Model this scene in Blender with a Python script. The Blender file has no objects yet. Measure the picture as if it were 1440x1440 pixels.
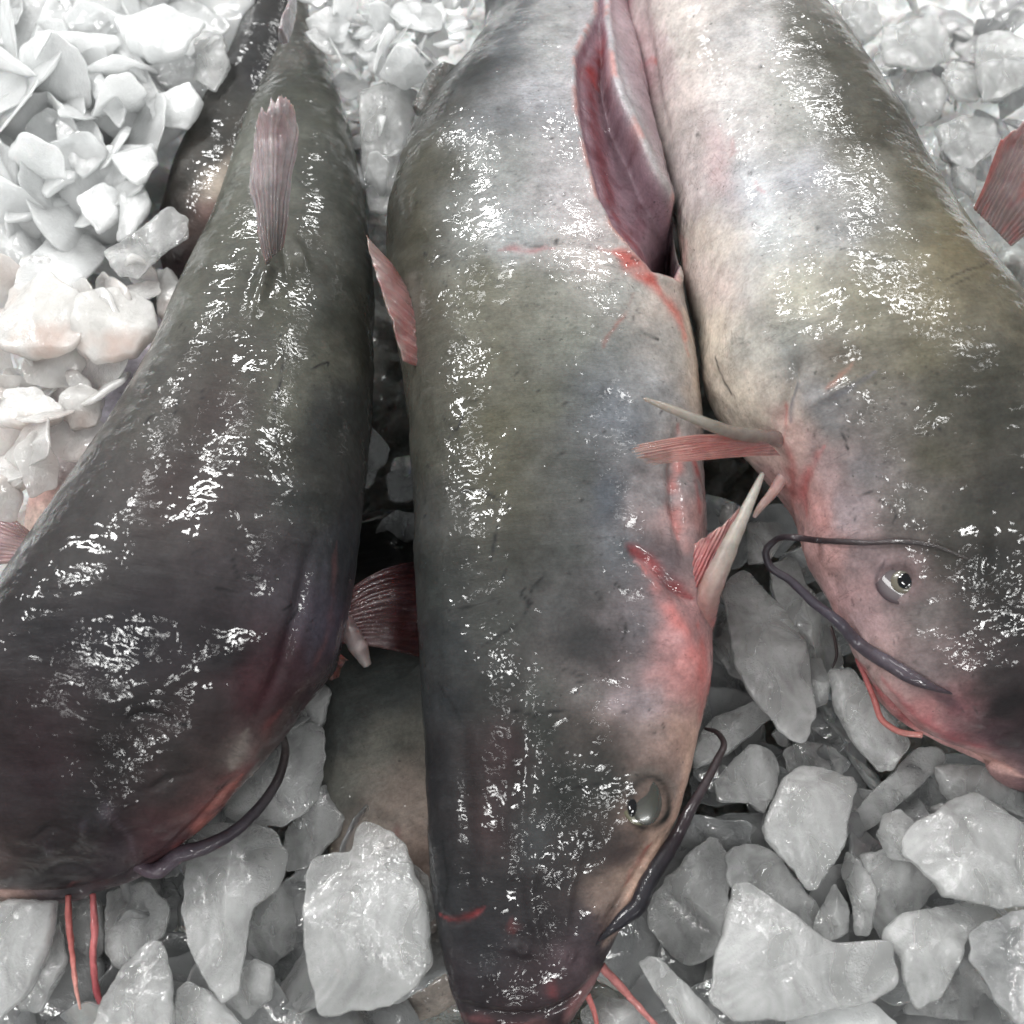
import bpy, math, random
import numpy as np
from mathutils import Vector
random.seed(7); RNG = np.random.default_rng(11)
C = bpy.context.scene.collection
scene = bpy.context.scene

# ------------------------------------------------------------------ camera
TILT = math.radians(22.0); DIST = 0.50; FOV = math.radians(48.0)
FPX = 720.0 / math.tan(FOV/2)
CAM = np.array([0.0, -DIST*math.sin(TILT), DIST*math.cos(TILT)])
FWD = -CAM/np.linalg.norm(CAM)
RIGHT = np.array([1.0, 0, 0]); UP = np.cross(RIGHT, FWD)

def at(px, py, z=0.0):
    """point on the horizontal plane z seen at photo pixel (px,py)"""
    px = np.asarray(px, float); py = np.asarray(py, float); z = np.asarray(z, float)
    d = FWD*FPX + RIGHT*(px-720)[..., None] - UP*(py-720)[..., None]
    t = (z-CAM[2])/d[..., 2]
    return CAM + d*t[..., None]
def proj(P):
    q = P-CAM; dep = q@FWD
    return np.stack([720+FPX*(q@RIGHT)/dep, 720-FPX*(q@UP)/dep], -1)

cd = bpy.data.cameras.new('camera'); cam = bpy.data.objects.new('camera', cd); C.objects.link(cam)
cam.location = CAM; cam.rotation_euler = (TILT, 0, 0)
cd.sensor_fit = 'HORIZONTAL'; cd.sensor_width = 36; cd.lens = 18/math.tan(FOV/2)
cd.clip_start = 0.01; cd.clip_end = 50
cd.dof.use_dof = True; cd.dof.focus_distance = 0.455; cd.dof.aperture_fstop = 8.0
scene.camera = cam

# ------------------------------------------------------------------ numpy noise
_perm = RNG.permutation(256); _perm = np.concatenate([_perm, _perm, _perm])
_grad = RNG.normal(size=(256, 3)); _grad /= np.linalg.norm(_grad, axis=1)[:, None]
def noise(P, seed=0):
    P = np.asarray(P, float)+seed*17.31
    i = np.floor(P).astype(int); f = P-i; u = f*f*f*(f*(f*6-15)+10)
    def g(dx, dy, dz):
        h = _perm[_perm[_perm[(i[:, 0]+dx) & 255]+((i[:, 1]+dy) & 255)]+((i[:, 2]+dz) & 255)]
        return (_grad[h]*(f-np.array([dx, dy, dz]))).sum(1)
    x0 = g(0,0,0)*(1-u[:,0])+g(1,0,0)*u[:,0]; x1 = g(0,1,0)*(1-u[:,0])+g(1,1,0)*u[:,0]
    x2 = g(0,0,1)*(1-u[:,0])+g(1,0,1)*u[:,0]; x3 = g(0,1,1)*(1-u[:,0])+g(1,1,1)*u[:,0]
    a = x0*(1-u[:,1])+x1*u[:,1]; b = x2*(1-u[:,1])+x3*u[:,1]
    return (a*(1-u[:,2])+b*u[:,2])*1.6
def fbm(P, oct=4, seed=0):
    s = 0; a = 1.0; P = np.asarray(P, float)
    for k in range(oct):
        s = s+a*noise(P*(2.03**k), seed+k); a *= 0.5
    return s

def smooth(a, b, x):
    t = np.clip((x-a)/(b-a), 0, 1); return t*t*(3-2*t)
def lin(c):
    c = np.asarray(c, float)/255.0
    return np.where(c <= 0.04045, c/12.92, ((c+0.055)/1.055)**2.4)

def desat(c, k=.72):
    c = np.asarray(c, float); g = (c@np.array([.3, .6, .1]))[..., None]; return (g+(c-g)*k)*.88

def seg_dist(Q, poly, closed=False):
    """distance of each 2-D point to a polyline and the running parameter 0..1"""
    poly = np.asarray(poly, float); n = len(poly)
    best = np.full(len(Q), 1e9); par = np.zeros(len(Q)); m = n if closed else n-1
    for k in range(m):
        a = poly[k]; b = poly[(k+1) % n]; ab = b-a
        t = np.clip(((Q-a)@ab)/(ab@ab+1e-12), 0, 1)
        d = np.linalg.norm(Q-(a+t[:, None]*ab), axis=1); s = d < best
        best[s] = d[s]; par[s] = (k+t[s])/m
    return best, par
def inside(Q, poly):
    poly = np.asarray(poly, float); c = np.zeros(len(Q), bool); n = len(poly)
    for k in range(n):
        x1, y1 = poly[k]; x2, y2 = poly[(k+1) % n]
        if y1 == y2: continue
        c ^= ((y1 > Q[:, 1]) != (y2 > Q[:, 1])) & (Q[:, 0] < (x2-x1)*(Q[:, 1]-y1)/(y2-y1)+x1)
    return c
def curve(pts, n):
    """smooth (centripetal-ish Catmull-Rom) resampling of a polyline"""
    P = np.asarray(pts, float); m = len(P)
    d = np.concatenate([[0], np.cumsum(np.linalg.norm(np.diff(P[:, :2], axis=0), axis=1)+1e-9)])
    tan = np.zeros_like(P)
    for k in range(m):
        a = max(k-1, 0); b = min(k+1, m-1); tan[k] = (P[b]-P[a])/(d[b]-d[a])
    s = np.linspace(0, d[-1], n); k = np.clip(np.searchsorted(d, s, 'right')-1, 0, m-2)
    h = (d[k+1]-d[k])[:, None]; t = ((s-d[k])/h[:, 0])[:, None]
    return ((2*t**3-3*t**2+1)*P[k]+(t**3-2*t**2+t)*h*tan[k]+(-2*t**3+3*t**2)*P[k+1]+(t**3-t**2)*h*tan[k+1])

# ------------------------------------------------------------------ mesh helpers
def mesh_obj(name, V, F, mat, parent=None, col=None, uv=None, smooth_=True):
    me = bpy.data.meshes.new(name)
    V = np.asarray(V, np.float32); F = np.asarray(F, np.int32)
    me.vertices.add(len(V)); me.vertices.foreach_set('co', V.ravel())
    k = F.shape[1]
    me.loops.add(F.size); me.loops.foreach_set('vertex_index', F.ravel())
    me.polygons.add(len(F)); me.polygons.foreach_set('loop_start', np.arange(0, F.size, k, dtype=np.int32))
    me.polygons.foreach_set('loop_total', np.full(len(F), k, np.int32))
    me.polygons.foreach_set('use_smooth', np.full(len(F), smooth_, bool))
    if col is not None:
        a = me.attributes.new('Col', 'FLOAT_COLOR', 'POINT')
        c4 = np.ones((len(V), 4), np.float32); c4[:, :3] = col; a.data.foreach_set('color', c4.ravel())
    if uv is not None:
        a = me.attributes.new('Skin', 'FLOAT_VECTOR', 'POINT')
        u3 = np.zeros((len(V), 3), np.float32); u3[:, :uv.shape[1]] = uv; a.data.foreach_set('vector', u3.ravel())
    me.update(); me.validate()
    me.materials.append(mat)
    o = bpy.data.objects.new(name, me); C.objects.link(o)
    if parent is not None: o.parent = parent
    return o
def tag(o, label=None, cat=None, group=None, kind=None):
    if label: o['label'] = label
    if cat: o['category'] = cat
    if group: o['group'] = group
    if kind: o['kind'] = kind
    return o
def thing(name, label, cat, loc=(0, 0, 0), group=None):
    o = bpy.data.objects.new(name, None); C.objects.link(o); o.empty_display_size = 0.02
    o.location = loc; return tag(o, label, cat, group)
def grid_faces(nu, nv, close_v):
    i = np.arange(nu-1)[:, None]; j = np.arange(nv if close_v else nv-1)[None, :]
    j2 = (j+1) % nv
    return np.stack([i*nv+j+0*i, i*nv+j2, (i+1)*nv+j2, (i+1)*nv+j], -1).reshape(-1, 4)
def vnormals(V, nu, nv, close_v=True):
    G = V.reshape(nu, nv, 3); du = np.gradient(G, axis=0)
    dv = (np.roll(G, -1, 1)-np.roll(G, 1, 1)) if close_v else np.gradient(G, axis=1)
    N = np.cross(dv, du); N /= np.linalg.norm(N, axis=2)[..., None]+1e-12
    return N.reshape(-1, 3)

# ------------------------------------------------------------------ materials
def newmat(name):
    m = bpy.data.materials.new(name); m.use_nodes = True
    nt = m.node_tree; nt.nodes.clear()
    out = nt.nodes.new('ShaderNodeOutputMaterial'); b = nt.nodes.new('ShaderNodeBsdfPrincipled')
    nt.links.new(b.outputs[0], out.inputs[0]); return m, nt, b
def nd(nt, t, **k):
    n = nt.nodes.new(t)
    for a, v in k.items(): setattr(n, a, v)
    return n
def setin(n, **k):
    for a, v in k.items(): n.inputs[a.replace('_', ' ')].default_value = v
def noisenode(nt, vec, scale, detail=3, rough=0.55, dist=0.0):
    n = nd(nt, 'ShaderNodeTexNoise'); n.inputs['Scale'].default_value = scale; n.inputs['Detail'].default_value = detail
    n.inputs['Roughness'].default_value = rough; n.inputs['Distortion'].default_value = dist
    nt.links.new(vec, n.inputs['Vector']); return n.outputs['Fac']
def mrange(nt, v, a, b, c, d, smoothstep=False):
    n = nd(nt, 'ShaderNodeMapRange'); n.clamp = True
    if smoothstep: n.interpolation_type = 'SMOOTHSTEP'
    for k, x in zip(('From Min', 'From Max', 'To Min', 'To Max'), (a, b, c, d)): n.inputs[k].default_value = x
    nt.links.new(v, n.inputs['Value']); return n.outputs[0]
def mth(nt, op, a, b=None):
    n = nd(nt, 'ShaderNodeMath', operation=op)
    for k, x in enumerate((a, b)):
        if x is None: continue
        if isinstance(x, (int, float)): n.inputs[k].default_value = x
        else: nt.links.new(x, n.inputs[k])
    return n.outputs[0]
def mixc(nt, f, a, b, mode='MIX'):
    n = nd(nt, 'ShaderNodeMix', data_type='RGBA', blend_type=mode)
    for s, x in ((n.inputs[0], f), (n.inputs[6], a), (n.inputs[7], b)):
        if hasattr(x, 'is_linked') or hasattr(x, 'links'): nt.links.new(x, s)
        elif isinstance(x, (int, float)): s.default_value = x
        else: s.default_value = (*x, 1)
    return n.outputs[2]

def skin_mat(name, coat=1.0, bump=1.0, sss=0.06):
    m, nt, b = newmat(name); L = nt.links.new
    tc = nd(nt, 'ShaderNodeTexCoord').outputs['Object']
    sk = nd(nt, 'ShaderNodeAttribute', attribute_name='Skin').outputs['Vector']
    col = nd(nt, 'ShaderNodeAttribute', attribute_name='Col').outputs['Color']
    # fine mottling of the skin pigment
    a1 = noisenode(nt, tc, 90, 6, 0.65, 0.6); a2 = noisenode(nt, tc, 700, 4, 0.7)
    f = mth(nt, 'MULTIPLY', mrange(nt, a1, .32, .68, .80, 1.20), mrange(nt, a2, .3, .7, .80, 1.2))
    g = nd(nt, 'ShaderNodeCombineColor'); [L(f, g.inputs[k]) for k in range(3)]
    c = mixc(nt, 1.0, col, g.outputs[0], 'MULTIPLY')
    sp = mrange(nt, noisenode(nt, tc, 420, 2, .5), .70, .76, 0, 1)
    c = mixc(nt, mth(nt, 'MULTIPLY', sp, .55), c, (.02, .02, .02))
    n5 = noisenode(nt, tc, 34, 5, .62, 1.0); vein = mrange(nt, mth(nt, 'ABSOLUTE', mth(nt, 'SUBTRACT', n5, .5)), 0, .010, 1, 0)
    vm = mrange(nt, noisenode(nt, tc, 22, 2, .5), .48, .60, 0, .28); c = mixc(nt, mth(nt, 'MULTIPLY', vein, vm), c, (.025, .02, .022))
    mp2 = nd(nt, 'ShaderNodeMapping'); L(sk, mp2.inputs[0]); mp2.inputs['Scale'].default_value = (260, 45, 1); mp2.inputs['Rotation'].default_value = (0, 0, .5)
    n6 = noisenode(nt, mp2.outputs[0], 1.0, 3, .55, .6); sc_ = mrange(nt, mth(nt, 'ABSOLUTE', mth(nt, 'SUBTRACT', n6, .5)), 0, .012, .38, 0)
    c = mixc(nt, mth(nt, 'MULTIPLY', sc_, mrange(nt, noisenode(nt, tc, 30, 2, .5), .50, .58, 0, 1)), c, (.03, .028, .03))
    L(c, b.inputs['Base Color'])
    # wrinkles running across the body: stretched noise in skin coordinates
    mp = nd(nt, 'ShaderNodeMapping'); L(sk, mp.inputs[0]); mp.inputs['Scale'].default_value = (620, 150, 1)
    w = noisenode(nt, mp.outputs[0], 1.0, 4, .6, .8)
    fine = noisenode(nt, tc, 1500, 3, .6)
    h = mth(nt, 'ADD', mth(nt, 'MULTIPLY', w, .55), mth(nt, 'MULTIPLY', fine, .18))
    bp = nd(nt, 'ShaderNodeBump'); bp.inputs['Strength'].default_value = .55*bump; bp.inputs['Distance'].default_value = .0006
    L(h, bp.inputs['Height']); L(bp.outputs[0], b.inputs['Normal'])
    # wet slime film: lumps, droplets and calm patches
    sl = noisenode(nt, tc, 120, 2, .5, 1.6)
    dr = nd(nt, 'ShaderNodeTexVoronoi'); dr.feature = 'SMOOTH_F1'; dr.inputs['Scale'].default_value = 330; dr.inputs['Randomness'].default_value = 1
    L(tc, dr.inputs['Vector'])
    drh = mrange(nt, dr.outputs['Distance'], .12, .5, 1, 0, True)
    patch = mrange(nt, noisenode(nt, tc, 38, 3, .6), .42, .62, .15, 1)
    pat2 = mrange(nt, noisenode(nt, tc, 55, 2, .5), .44, .60, 0, 1)
    hh = mth(nt, 'ADD', mth(nt, 'MULTIPLY', sl, mrange(nt, noisenode(nt, tc, 26, 2, .5), .44, .60, .14, .66)), mth(nt, 'MULTIPLY', mth(nt, 'MULTIPLY', drh, patch), .10))
    hh = mth(nt, 'ADD', hh, mth(nt, 'MULTIPLY', mth(nt, 'MULTIPLY', noisenode(nt, tc, 240, 0, .5, 1.8), pat2), .22))
    hh = mth(nt, 'ADD', hh, mth(nt, 'MULTIPLY', mth(nt, 'MULTIPLY', w, pat2), .03))
    cb = nd(nt, 'ShaderNodeBump'); cb.inputs['Strength'].default_value = 1.0; cb.inputs['Distance'].default_value = .0011*bump
    L(hh, cb.inputs['Height']); L(cb.outputs[0], b.inputs['Coat Normal'])
    L(mrange(nt, noisenode(nt, tc, 48, 3, .6, .6), .44, .58, .10*coat, coat), b.inputs['Coat Weight'])
    setin(b, Roughness=.5, Coat_Roughness=.03, Coat_IOR=1.45, Subsurface_Weight=sss, Subsurface_Scale=.01)
    b.inputs['Specular IOR Level'].default_value = .18
    return m
SKIN = skin_mat('wet_fish_skin')
FIN = skin_mat('wet_fin_membrane', 1.0, .8, .15)

def fin_mat():
    m, nt, b = newmat('fin_membrane'); L = nt.links.new
    col = nd(nt, 'ShaderNodeAttribute', attribute_name='Col').outputs['Color']
    tc = nd(nt, 'ShaderNodeTexCoord').outputs['Object']
    a = mrange(nt, noisenode(nt, tc, 300, 5, .65), .3, .7, .75, 1.25)
    g = nd(nt, 'ShaderNodeCombineColor'); [L(a, g.inputs[k]) for k in range(3)]
    L(mixc(nt, 1.0, col, g.outputs[0], 'MULTIPLY'), b.inputs['Base Color'])
    cb = nd(nt, 'ShaderNodeBump'); cb.inputs['Strength'].default_value = .9; cb.inputs['Distance'].default_value = .0012
    L(noisenode(nt, tc, 380, 4, .6, 1.0), cb.inputs['Height']); L(cb.outputs[0], b.inputs['Coat Normal'])
    setin(b, Roughness=.4, Coat_Weight=1.0, Coat_Roughness=.05, Subsurface_Weight=.5, Subsurface_Scale=.004, Alpha=.70)
    b.inputs['Transmission Weight'].default_value = .2
    return m
FINM = fin_mat()

def ice_mat(name, tint, trans=.45, sss=.85, rough=.40, cloud=0.05, stain=None, alpha=.72, vol=0):
    m, nt, b = newmat(name); L = nt.links.new
    tc = nd(nt, 'ShaderNodeTexCoord').outputs['Object']
    oi = nd(nt, 'ShaderNodeObjectInfo').outputs['Random']
    n1 = noisenode(nt, tc, 45, 5, .6, .8)
    c = mixc(nt, mrange(nt, n1, .35, .65, 0, 1), tuple(x*(1-cloud*2.2) for x in tint), tint)
    if stain is not None:
        c = mixc(nt, mrange(nt, noisenode(nt, tc, 30, 3, .6), .48, .68, 0, .75), c, stain)
    v = mrange(nt, oi, 0, 1, .86, 1.0); g = nd(nt, 'ShaderNodeCombineColor'); [L(v, g.inputs[k]) for k in range(3)]
    c = mixc(nt, 1.0, c, g.outputs[0], 'MULTIPLY')
    L(c, b.inputs['Base Color'])
    t = mrange(nt, noisenode(nt, tc, 28, 3, .6, 1.0), .35, .65, min(trans*1.2, .97), trans*.7)
    L(t, b.inputs['Transmission Weight'])
    bp = nd(nt, 'ShaderNodeBump'); bp.inputs['Strength'].default_value = 1; bp.inputs['Distance'].default_value = .0007
    hh = mth(nt, 'ADD', noisenode(nt, tc, 260, 4, .65, .4), mth(nt, 'MULTIPLY', noisenode(nt, tc, 1100, 3, .7), .6))
    L(hh, bp.inputs['Height']); L(bp.outputs[0], b.inputs['Normal'])
    cb = nd(nt, 'ShaderNodeBump'); cb.inputs['Strength'].default_value = .8; cb.inputs['Distance'].default_value = .0010
    L(mth(nt, 'ADD', mth(nt, 'MULTIPLY', noisenode(nt, tc, 600, 2, .5, .8), .35), mth(nt, 'MULTIPLY', noisenode(nt, tc, 150, 2, .5), .8)), cb.inputs['Height'])
    L(cb.outputs[0], b.inputs['Coat Normal'])
    setin(b, Roughness=rough, IOR=1.31, Coat_Weight=.8, Coat_Roughness=.06, Subsurface_Weight=sss, Subsurface_Scale=.02)
    b.inputs['Subsurface Radius'].default_value = (1, 1, 1)
    L(mrange(nt, noisenode(nt, tc, 60, 4, .65, .6), .36, .64, alpha-.14, min(alpha+.16, 1)), b.inputs['Alpha'])
    if vol:
        v_ = nd(nt, 'ShaderNodeVolumePrincipled'); v_.inputs['Color'].default_value = (.997, .998, .996, 1); v_.inputs['Density'].default_value = vol; v_.inputs['Anisotropy'].default_value = .2
        L(v_.outputs[0], [n_ for n_ in nt.nodes if n_.type == 'OUTPUT_MATERIAL'][0].inputs['Volume'])
    return m
ICE = ice_mat('clear_grey_ice', (.97, .98, .97), trans=.80, sss=.9, rough=.18, alpha=1.0, vol=380)
ICEW = ice_mat('white_ice', (.90, .92, .92), trans=.16, sss=.9, rough=.3, cloud=.02, alpha=.98)
ICEP = ice_mat('pink_stained_ice', (.86, .84, .81), trans=.22, sss=.85, rough=.3, cloud=.03, alpha=.96, stain=(.70, .50, .43))

def simple(name, col, rough=.5, coat=0., sss=0., spec=.5):
    m, nt, b = newmat(name); b.inputs['Base Color'].default_value = (*col, 1)
    setin(b, Roughness=rough, Coat_Weight=coat, Coat_Roughness=.03, Subsurface_Weight=sss, Subsurface_Scale=.004)
    b.inputs['Specular IOR Level'].default_value = spec
    return m

# ------------------------------------------------------------------ fish bodies
class Fish: pass
def build_body(stations, k_h, zbase, cap0, cap1, NU=720, NV=460, flat=2.3, fit=True):
    """stations: (Lx,Ly,Rx,Ry,hscale); silhouette pixels unprojected at the mid height of the body"""
    S = np.asarray(stations, float)
    L2 = S[:, 0:2]; R2 = S[:, 2:4]; hs = S[:, 4]
    w0 = np.linalg.norm(at(L2[:, 0], L2[:, 1], .05)-at(R2[:, 0], R2[:, 1], .05), axis=1)
    h = k_h*w0*.5*hs; zc = zbase+h
    for _ in range(2):
        PL = at(L2[:, 0], L2[:, 1], zc); PR = at(R2[:, 0], R2[:, 1], zc)
        w0 = np.linalg.norm(PL-PR, axis=1); h = k_h*w0*.5*hs; zc = zbase+h
    D = np.concatenate([(PL+PR)/2, (PR-PL)/2, h[:, None]], 1)      # centre3, half3, h
    nb = NU-60
    if fit:                      # nudge the stations until the outline of the whole body passes through them
        th0 = np.linspace(0, 2*math.pi, 72, endpoint=False); e0 = 2/flat
        c0 = np.sign(np.cos(th0))*np.abs(np.cos(th0))**e0; s0 = np.sign(np.sin(th0))*np.abs(np.sin(th0))**e0
        Lc, Rc = L2.copy(), R2.copy(); T2 = R2-L2; W2 = np.linalg.norm(T2, axis=1)[:, None]; T2 = T2/W2; N2 = np.stack([-T2[:, 1], T2[:, 0]], 1)
        for it in range(7):
            PL = at(Lc[:, 0], Lc[:, 1], zc); PR = at(Rc[:, 0], Rc[:, 1], zc)
            D = np.concatenate([(PL+PR)/2, (PR-PL)/2, h[:, None]], 1)
            if it == 6: break
            G = curve(D, 420); W = G[:, None, 0:3]+G[:, None, 3:6]*c0[None, :, None]; W[:, :, 2] += G[:, None, 6]*s0[None]
            q = proj(W.reshape(-1, 3))
            dl = np.zeros(len(S)); dr = np.zeros(len(S))
            for k in range(1, len(S)-1):
                r_ = q-L2[k]; a_ = r_@T2[k]; b_ = r_@N2[k]; m_ = np.abs(b_) < 7
                if m_.sum() < 5: continue
                dl[k] = -a_[m_].min(); dr[k] = W2[k, 0]-a_[m_].max()
            dl[0] = dl[1]; dl[-1] = dl[-2]; dr[0] = dr[1]; dr[-1] = dr[-2]; sm = lambda v_: np.convolve(np.pad(v_, 2, 'edge'), [.1, .22, .36, .22, .1], 'valid'); dl = np.clip(sm(dl), -40, 40)*.6; dr = np.clip(sm(dr), -40, 40)*.6
            dl[0] = dl[1]; dr[0] = dr[1]; dl[-1] = dl[-2]*.5; dr[-1] = dr[-2]*.5
            Lc += dl[:, None]*T2; Rc += dr[:, None]*T2
    Cv = curve(D, nb)
    # rounded caps
    a = np.linspace(math.pi/2, 0, 31)[:-1]; b = np.linspace(0, math.pi/2, 31)[1:]
    d0 = Cv[0, :3]-Cv[2, :3]; d0 /= np.linalg.norm(d0); d1 = Cv[-1, :3]-Cv[-3, :3]; d1 /= np.linalg.norm(d1)
    A = np.repeat(Cv[:1], 30, 0); A[:, :3] += d0*cap0*np.sin(a)[:, None]; A[:, 3:] *= np.maximum(np.cos(a), .002)[:, None]
    B = np.repeat(Cv[-1:], 30, 0); B[:, :3] += d1*cap1*np.sin(b)[:, None]; B[:, 3:] *= np.maximum(np.cos(b), .002)[:, None]
    Cv = np.concatenate([A, Cv, B])
    # angles: denser over the top; v=0 at the far underside
    q = np.linspace(0, 1, NV, endpoint=False)
    th = -math.pi/2+2*math.pi*q; th = th-.42*np.sin(th+math.pi/2)*-1*-1   # cluster near the top (th=pi/2)
    e = 2/flat
    cx = np.sign(np.cos(th))*np.abs(np.cos(th))**e; sz = np.sign(np.sin(th))*np.abs(np.sin(th))**e
    V = Cv[:, None, 0:3]+Cv[:, None, 3:6]*cx[None, :, None]
    V[:, :, 2] += Cv[:, None, 6]*sz[None, :]
    V = V.reshape(-1, 3)
    N = vnormals(V, NU, NV)
    if (N*(V-np.repeat(Cv[:, :3], NV, 0))).sum() < 0: N = -N; flip = True
    else: flip = False
    along = np.concatenate([[0], np.cumsum(np.linalg.norm(np.diff(Cv[:, :3], axis=0), axis=1))])
    rad = np.linalg.norm(Cv[:, 3:6], axis=1)
    uv = np.stack([np.repeat(along, NV), (rad[:, None]*th[None, :]).ravel()], 1)
    f = Fish(); f.V = V; f.N = N; f.uv = uv; f.nu = NU; f.nv = NV; f.flip = flip
    f.th = np.tile(th, NU); f.F = grid_faces(NU, NV, True)
    if not flip: f.F = f.F
    f.px = proj(V); vd = CAM-V; vd /= np.linalg.norm(vd, axis=1)[:, None]
    f.face = (N*vd).sum(1); f.vis = smooth(-.15, .1, f.face)
    f.V0 = V.copy(); f.col = np.zeros_like(V); f.disp = np.zeros(len(V))
    f.warp = f.px+np.stack([fbm(V*28, 3, 3), fbm(V*28, 3, 9)], 1)*16+np.stack([fbm(V*140, 3, 5), fbm(V*140, 3, 6)], 1)*6
    return f
def base_colour(f, pts, gain=1.0, p=3.2, under=(.55, .5, .47)):  # control tones hold some shading, so it is painted into the skin colour
    P = np.asarray([[a[0], a[1]] for a in pts], float); K = lin([a[2] for a in pts])
    num = np.zeros((len(f.V), 3)); den = np.zeros(len(f.V))
    Q = f.px+np.stack([fbm(f.V*22, 3, 3), fbm(f.V*22, 3, 9)], 1)*34+np.stack([fbm(f.V*120, 3, 5), fbm(f.V*120, 3, 6)], 1)*9
    for k in range(len(P)):
        w = 1/(((Q-P[k])**2).sum(1)+500)**(p/2); num += w[:, None]*K[k]; den += w
    f.col = num/den[:, None]*gain; g_ = f.col@np.array([.3, .6, .1]); f.col = g_[:, None]+(f.col-g_[:, None])*.80; lum = f.col.mean(1)[:, None]; f.col = f.col*np.clip(lum/.20, .2, 1.15)**.42
    m = fbm(f.V*48, 4, 21); f.col *= (1+.21*m)[:, None]
    m = fbm(f.V*260, 3, 25); f.col *= (1+.13*m)[:, None]
def mixcol(f, w, c):
    w = np.clip(w*f.vis, 0, 1)[:, None]; f.col = f.col*(1-w)+desat(lin(c), .86)*.82*w
def blob(f, x, y, rx, ry, ang, c, a=.7, warp=True, p=1.0):
    Q = (f.warp if warp else f.px)-np.array([x, y]); t = math.radians(ang)
    u = (Q[:, 0]*math.cos(t)+Q[:, 1]*math.sin(t))/rx; v = (-Q[:, 0]*math.sin(t)+Q[:, 1]*math.cos(t))/ry
    mixcol(f, a*np.exp(-(u*u+v*v)**p), c)
def stroke(f, pts, w, c, a=.8, warp=.5, taper=True, rag=.35, n=40):
    if max(c) < 60: a = min(1, a*1.5)
    if c[0] > c[1]*1.4: a *= .72; c = (c[0]*.95, c[1]*.9+14, c[2]*.9+14); rag = .8
    P = curve(pts, n); Q = f.px*(1-warp)+f.warp*warp
    lo = P.min(0)-4*w-20; hi = P.max(0)+4*w+20
    s = np.where((Q[:, 0] > lo[0]) & (Q[:, 0] < hi[0]) & (Q[:, 1] > lo[1]) & (Q[:, 1] < hi[1]))[0]
    if not len(s): return
    d, t = seg_dist(Q[s], P); ww = w*(np.sqrt(np.clip(np.sin(np.clip(t, .02, .98)*math.pi), 0, 1)) if taper else 1)
    m = a*np.exp(-(d/np.maximum(ww, .3))**2)*np.clip(1+rag*2*noise(f.V[s]*140, 4), 0, 1.3)
    w_ = np.zeros(len(Q)); w_[s] = m; mixcol(f, w_, c)
def push(f, x, y, rx, ry, ang, amp, p=1.0):
    Q = f.px-np.array([x, y]); t = math.radians(ang)
    u = (Q[:, 0]*math.cos(t)+Q[:, 1]*math.sin(t))/rx; v = (-Q[:, 0]*math.sin(t)+Q[:, 1]*math.cos(t))/ry
    f.disp += amp*np.exp(-(u*u+v*v)**p)*f.vis
def crease(f, pts, w, amp, side=0, n=50, taper=True):
    """groove/ridge along pixels; side: extra lip raised to the left(+)/right(-)"""
    P = curve(pts, n); d, t = seg_dist(f.px, P); k = np.sin(np.clip(t, 0.01, .99)*math.pi)**.6 if taper else 1
    f.disp += amp*np.exp(-(d/w)**2)*k*f.vis
def finish(f, name, parent, mat, wr=1.0):
    n = f.disp+ (fbm(f.V*45, 3, 31)*.00055+fbm(np.stack([f.uv[:, 0]*300, f.uv[:, 1]*60, f.V[:, 2]*60], 1), 3, 37)*.00016*wr)*1.0
    f.V = f.V0+f.N*n[:, None]
    if hasattr(f, 'down'): f.V[:, 2] -= f.down
    F = f.F if f.flip else f.F
    o = mesh_obj(name, f.V, F, mat, parent, np.clip(f.col, .003, .95), f.uv)
    # make faces point outwards
    a = f.V[F[:2000+f.nv*300:97]]; nn = np.cross(a[:, 1]-a[:, 0], a[:, 2]-a[:, 0])
    if (nn*f.N[F[:2000+f.nv*300:97, 0]]).sum() < 0: o.data.flip_normals()
    f.px = proj(f.V); f.front = f.face > .05
    f.obj = o; return o
def surf(f, x, y):
    s = np.where(f.front)[0]; d = ((f.px[s]-np.array([x, y]))**2).sum(1)
    k = s[np.argsort(d)[:6]]; dep = np.linalg.norm(f.V[k]-CAM, axis=1); k = k[np.argmin(dep)]
    return f.V[k], f.N[k]

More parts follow.
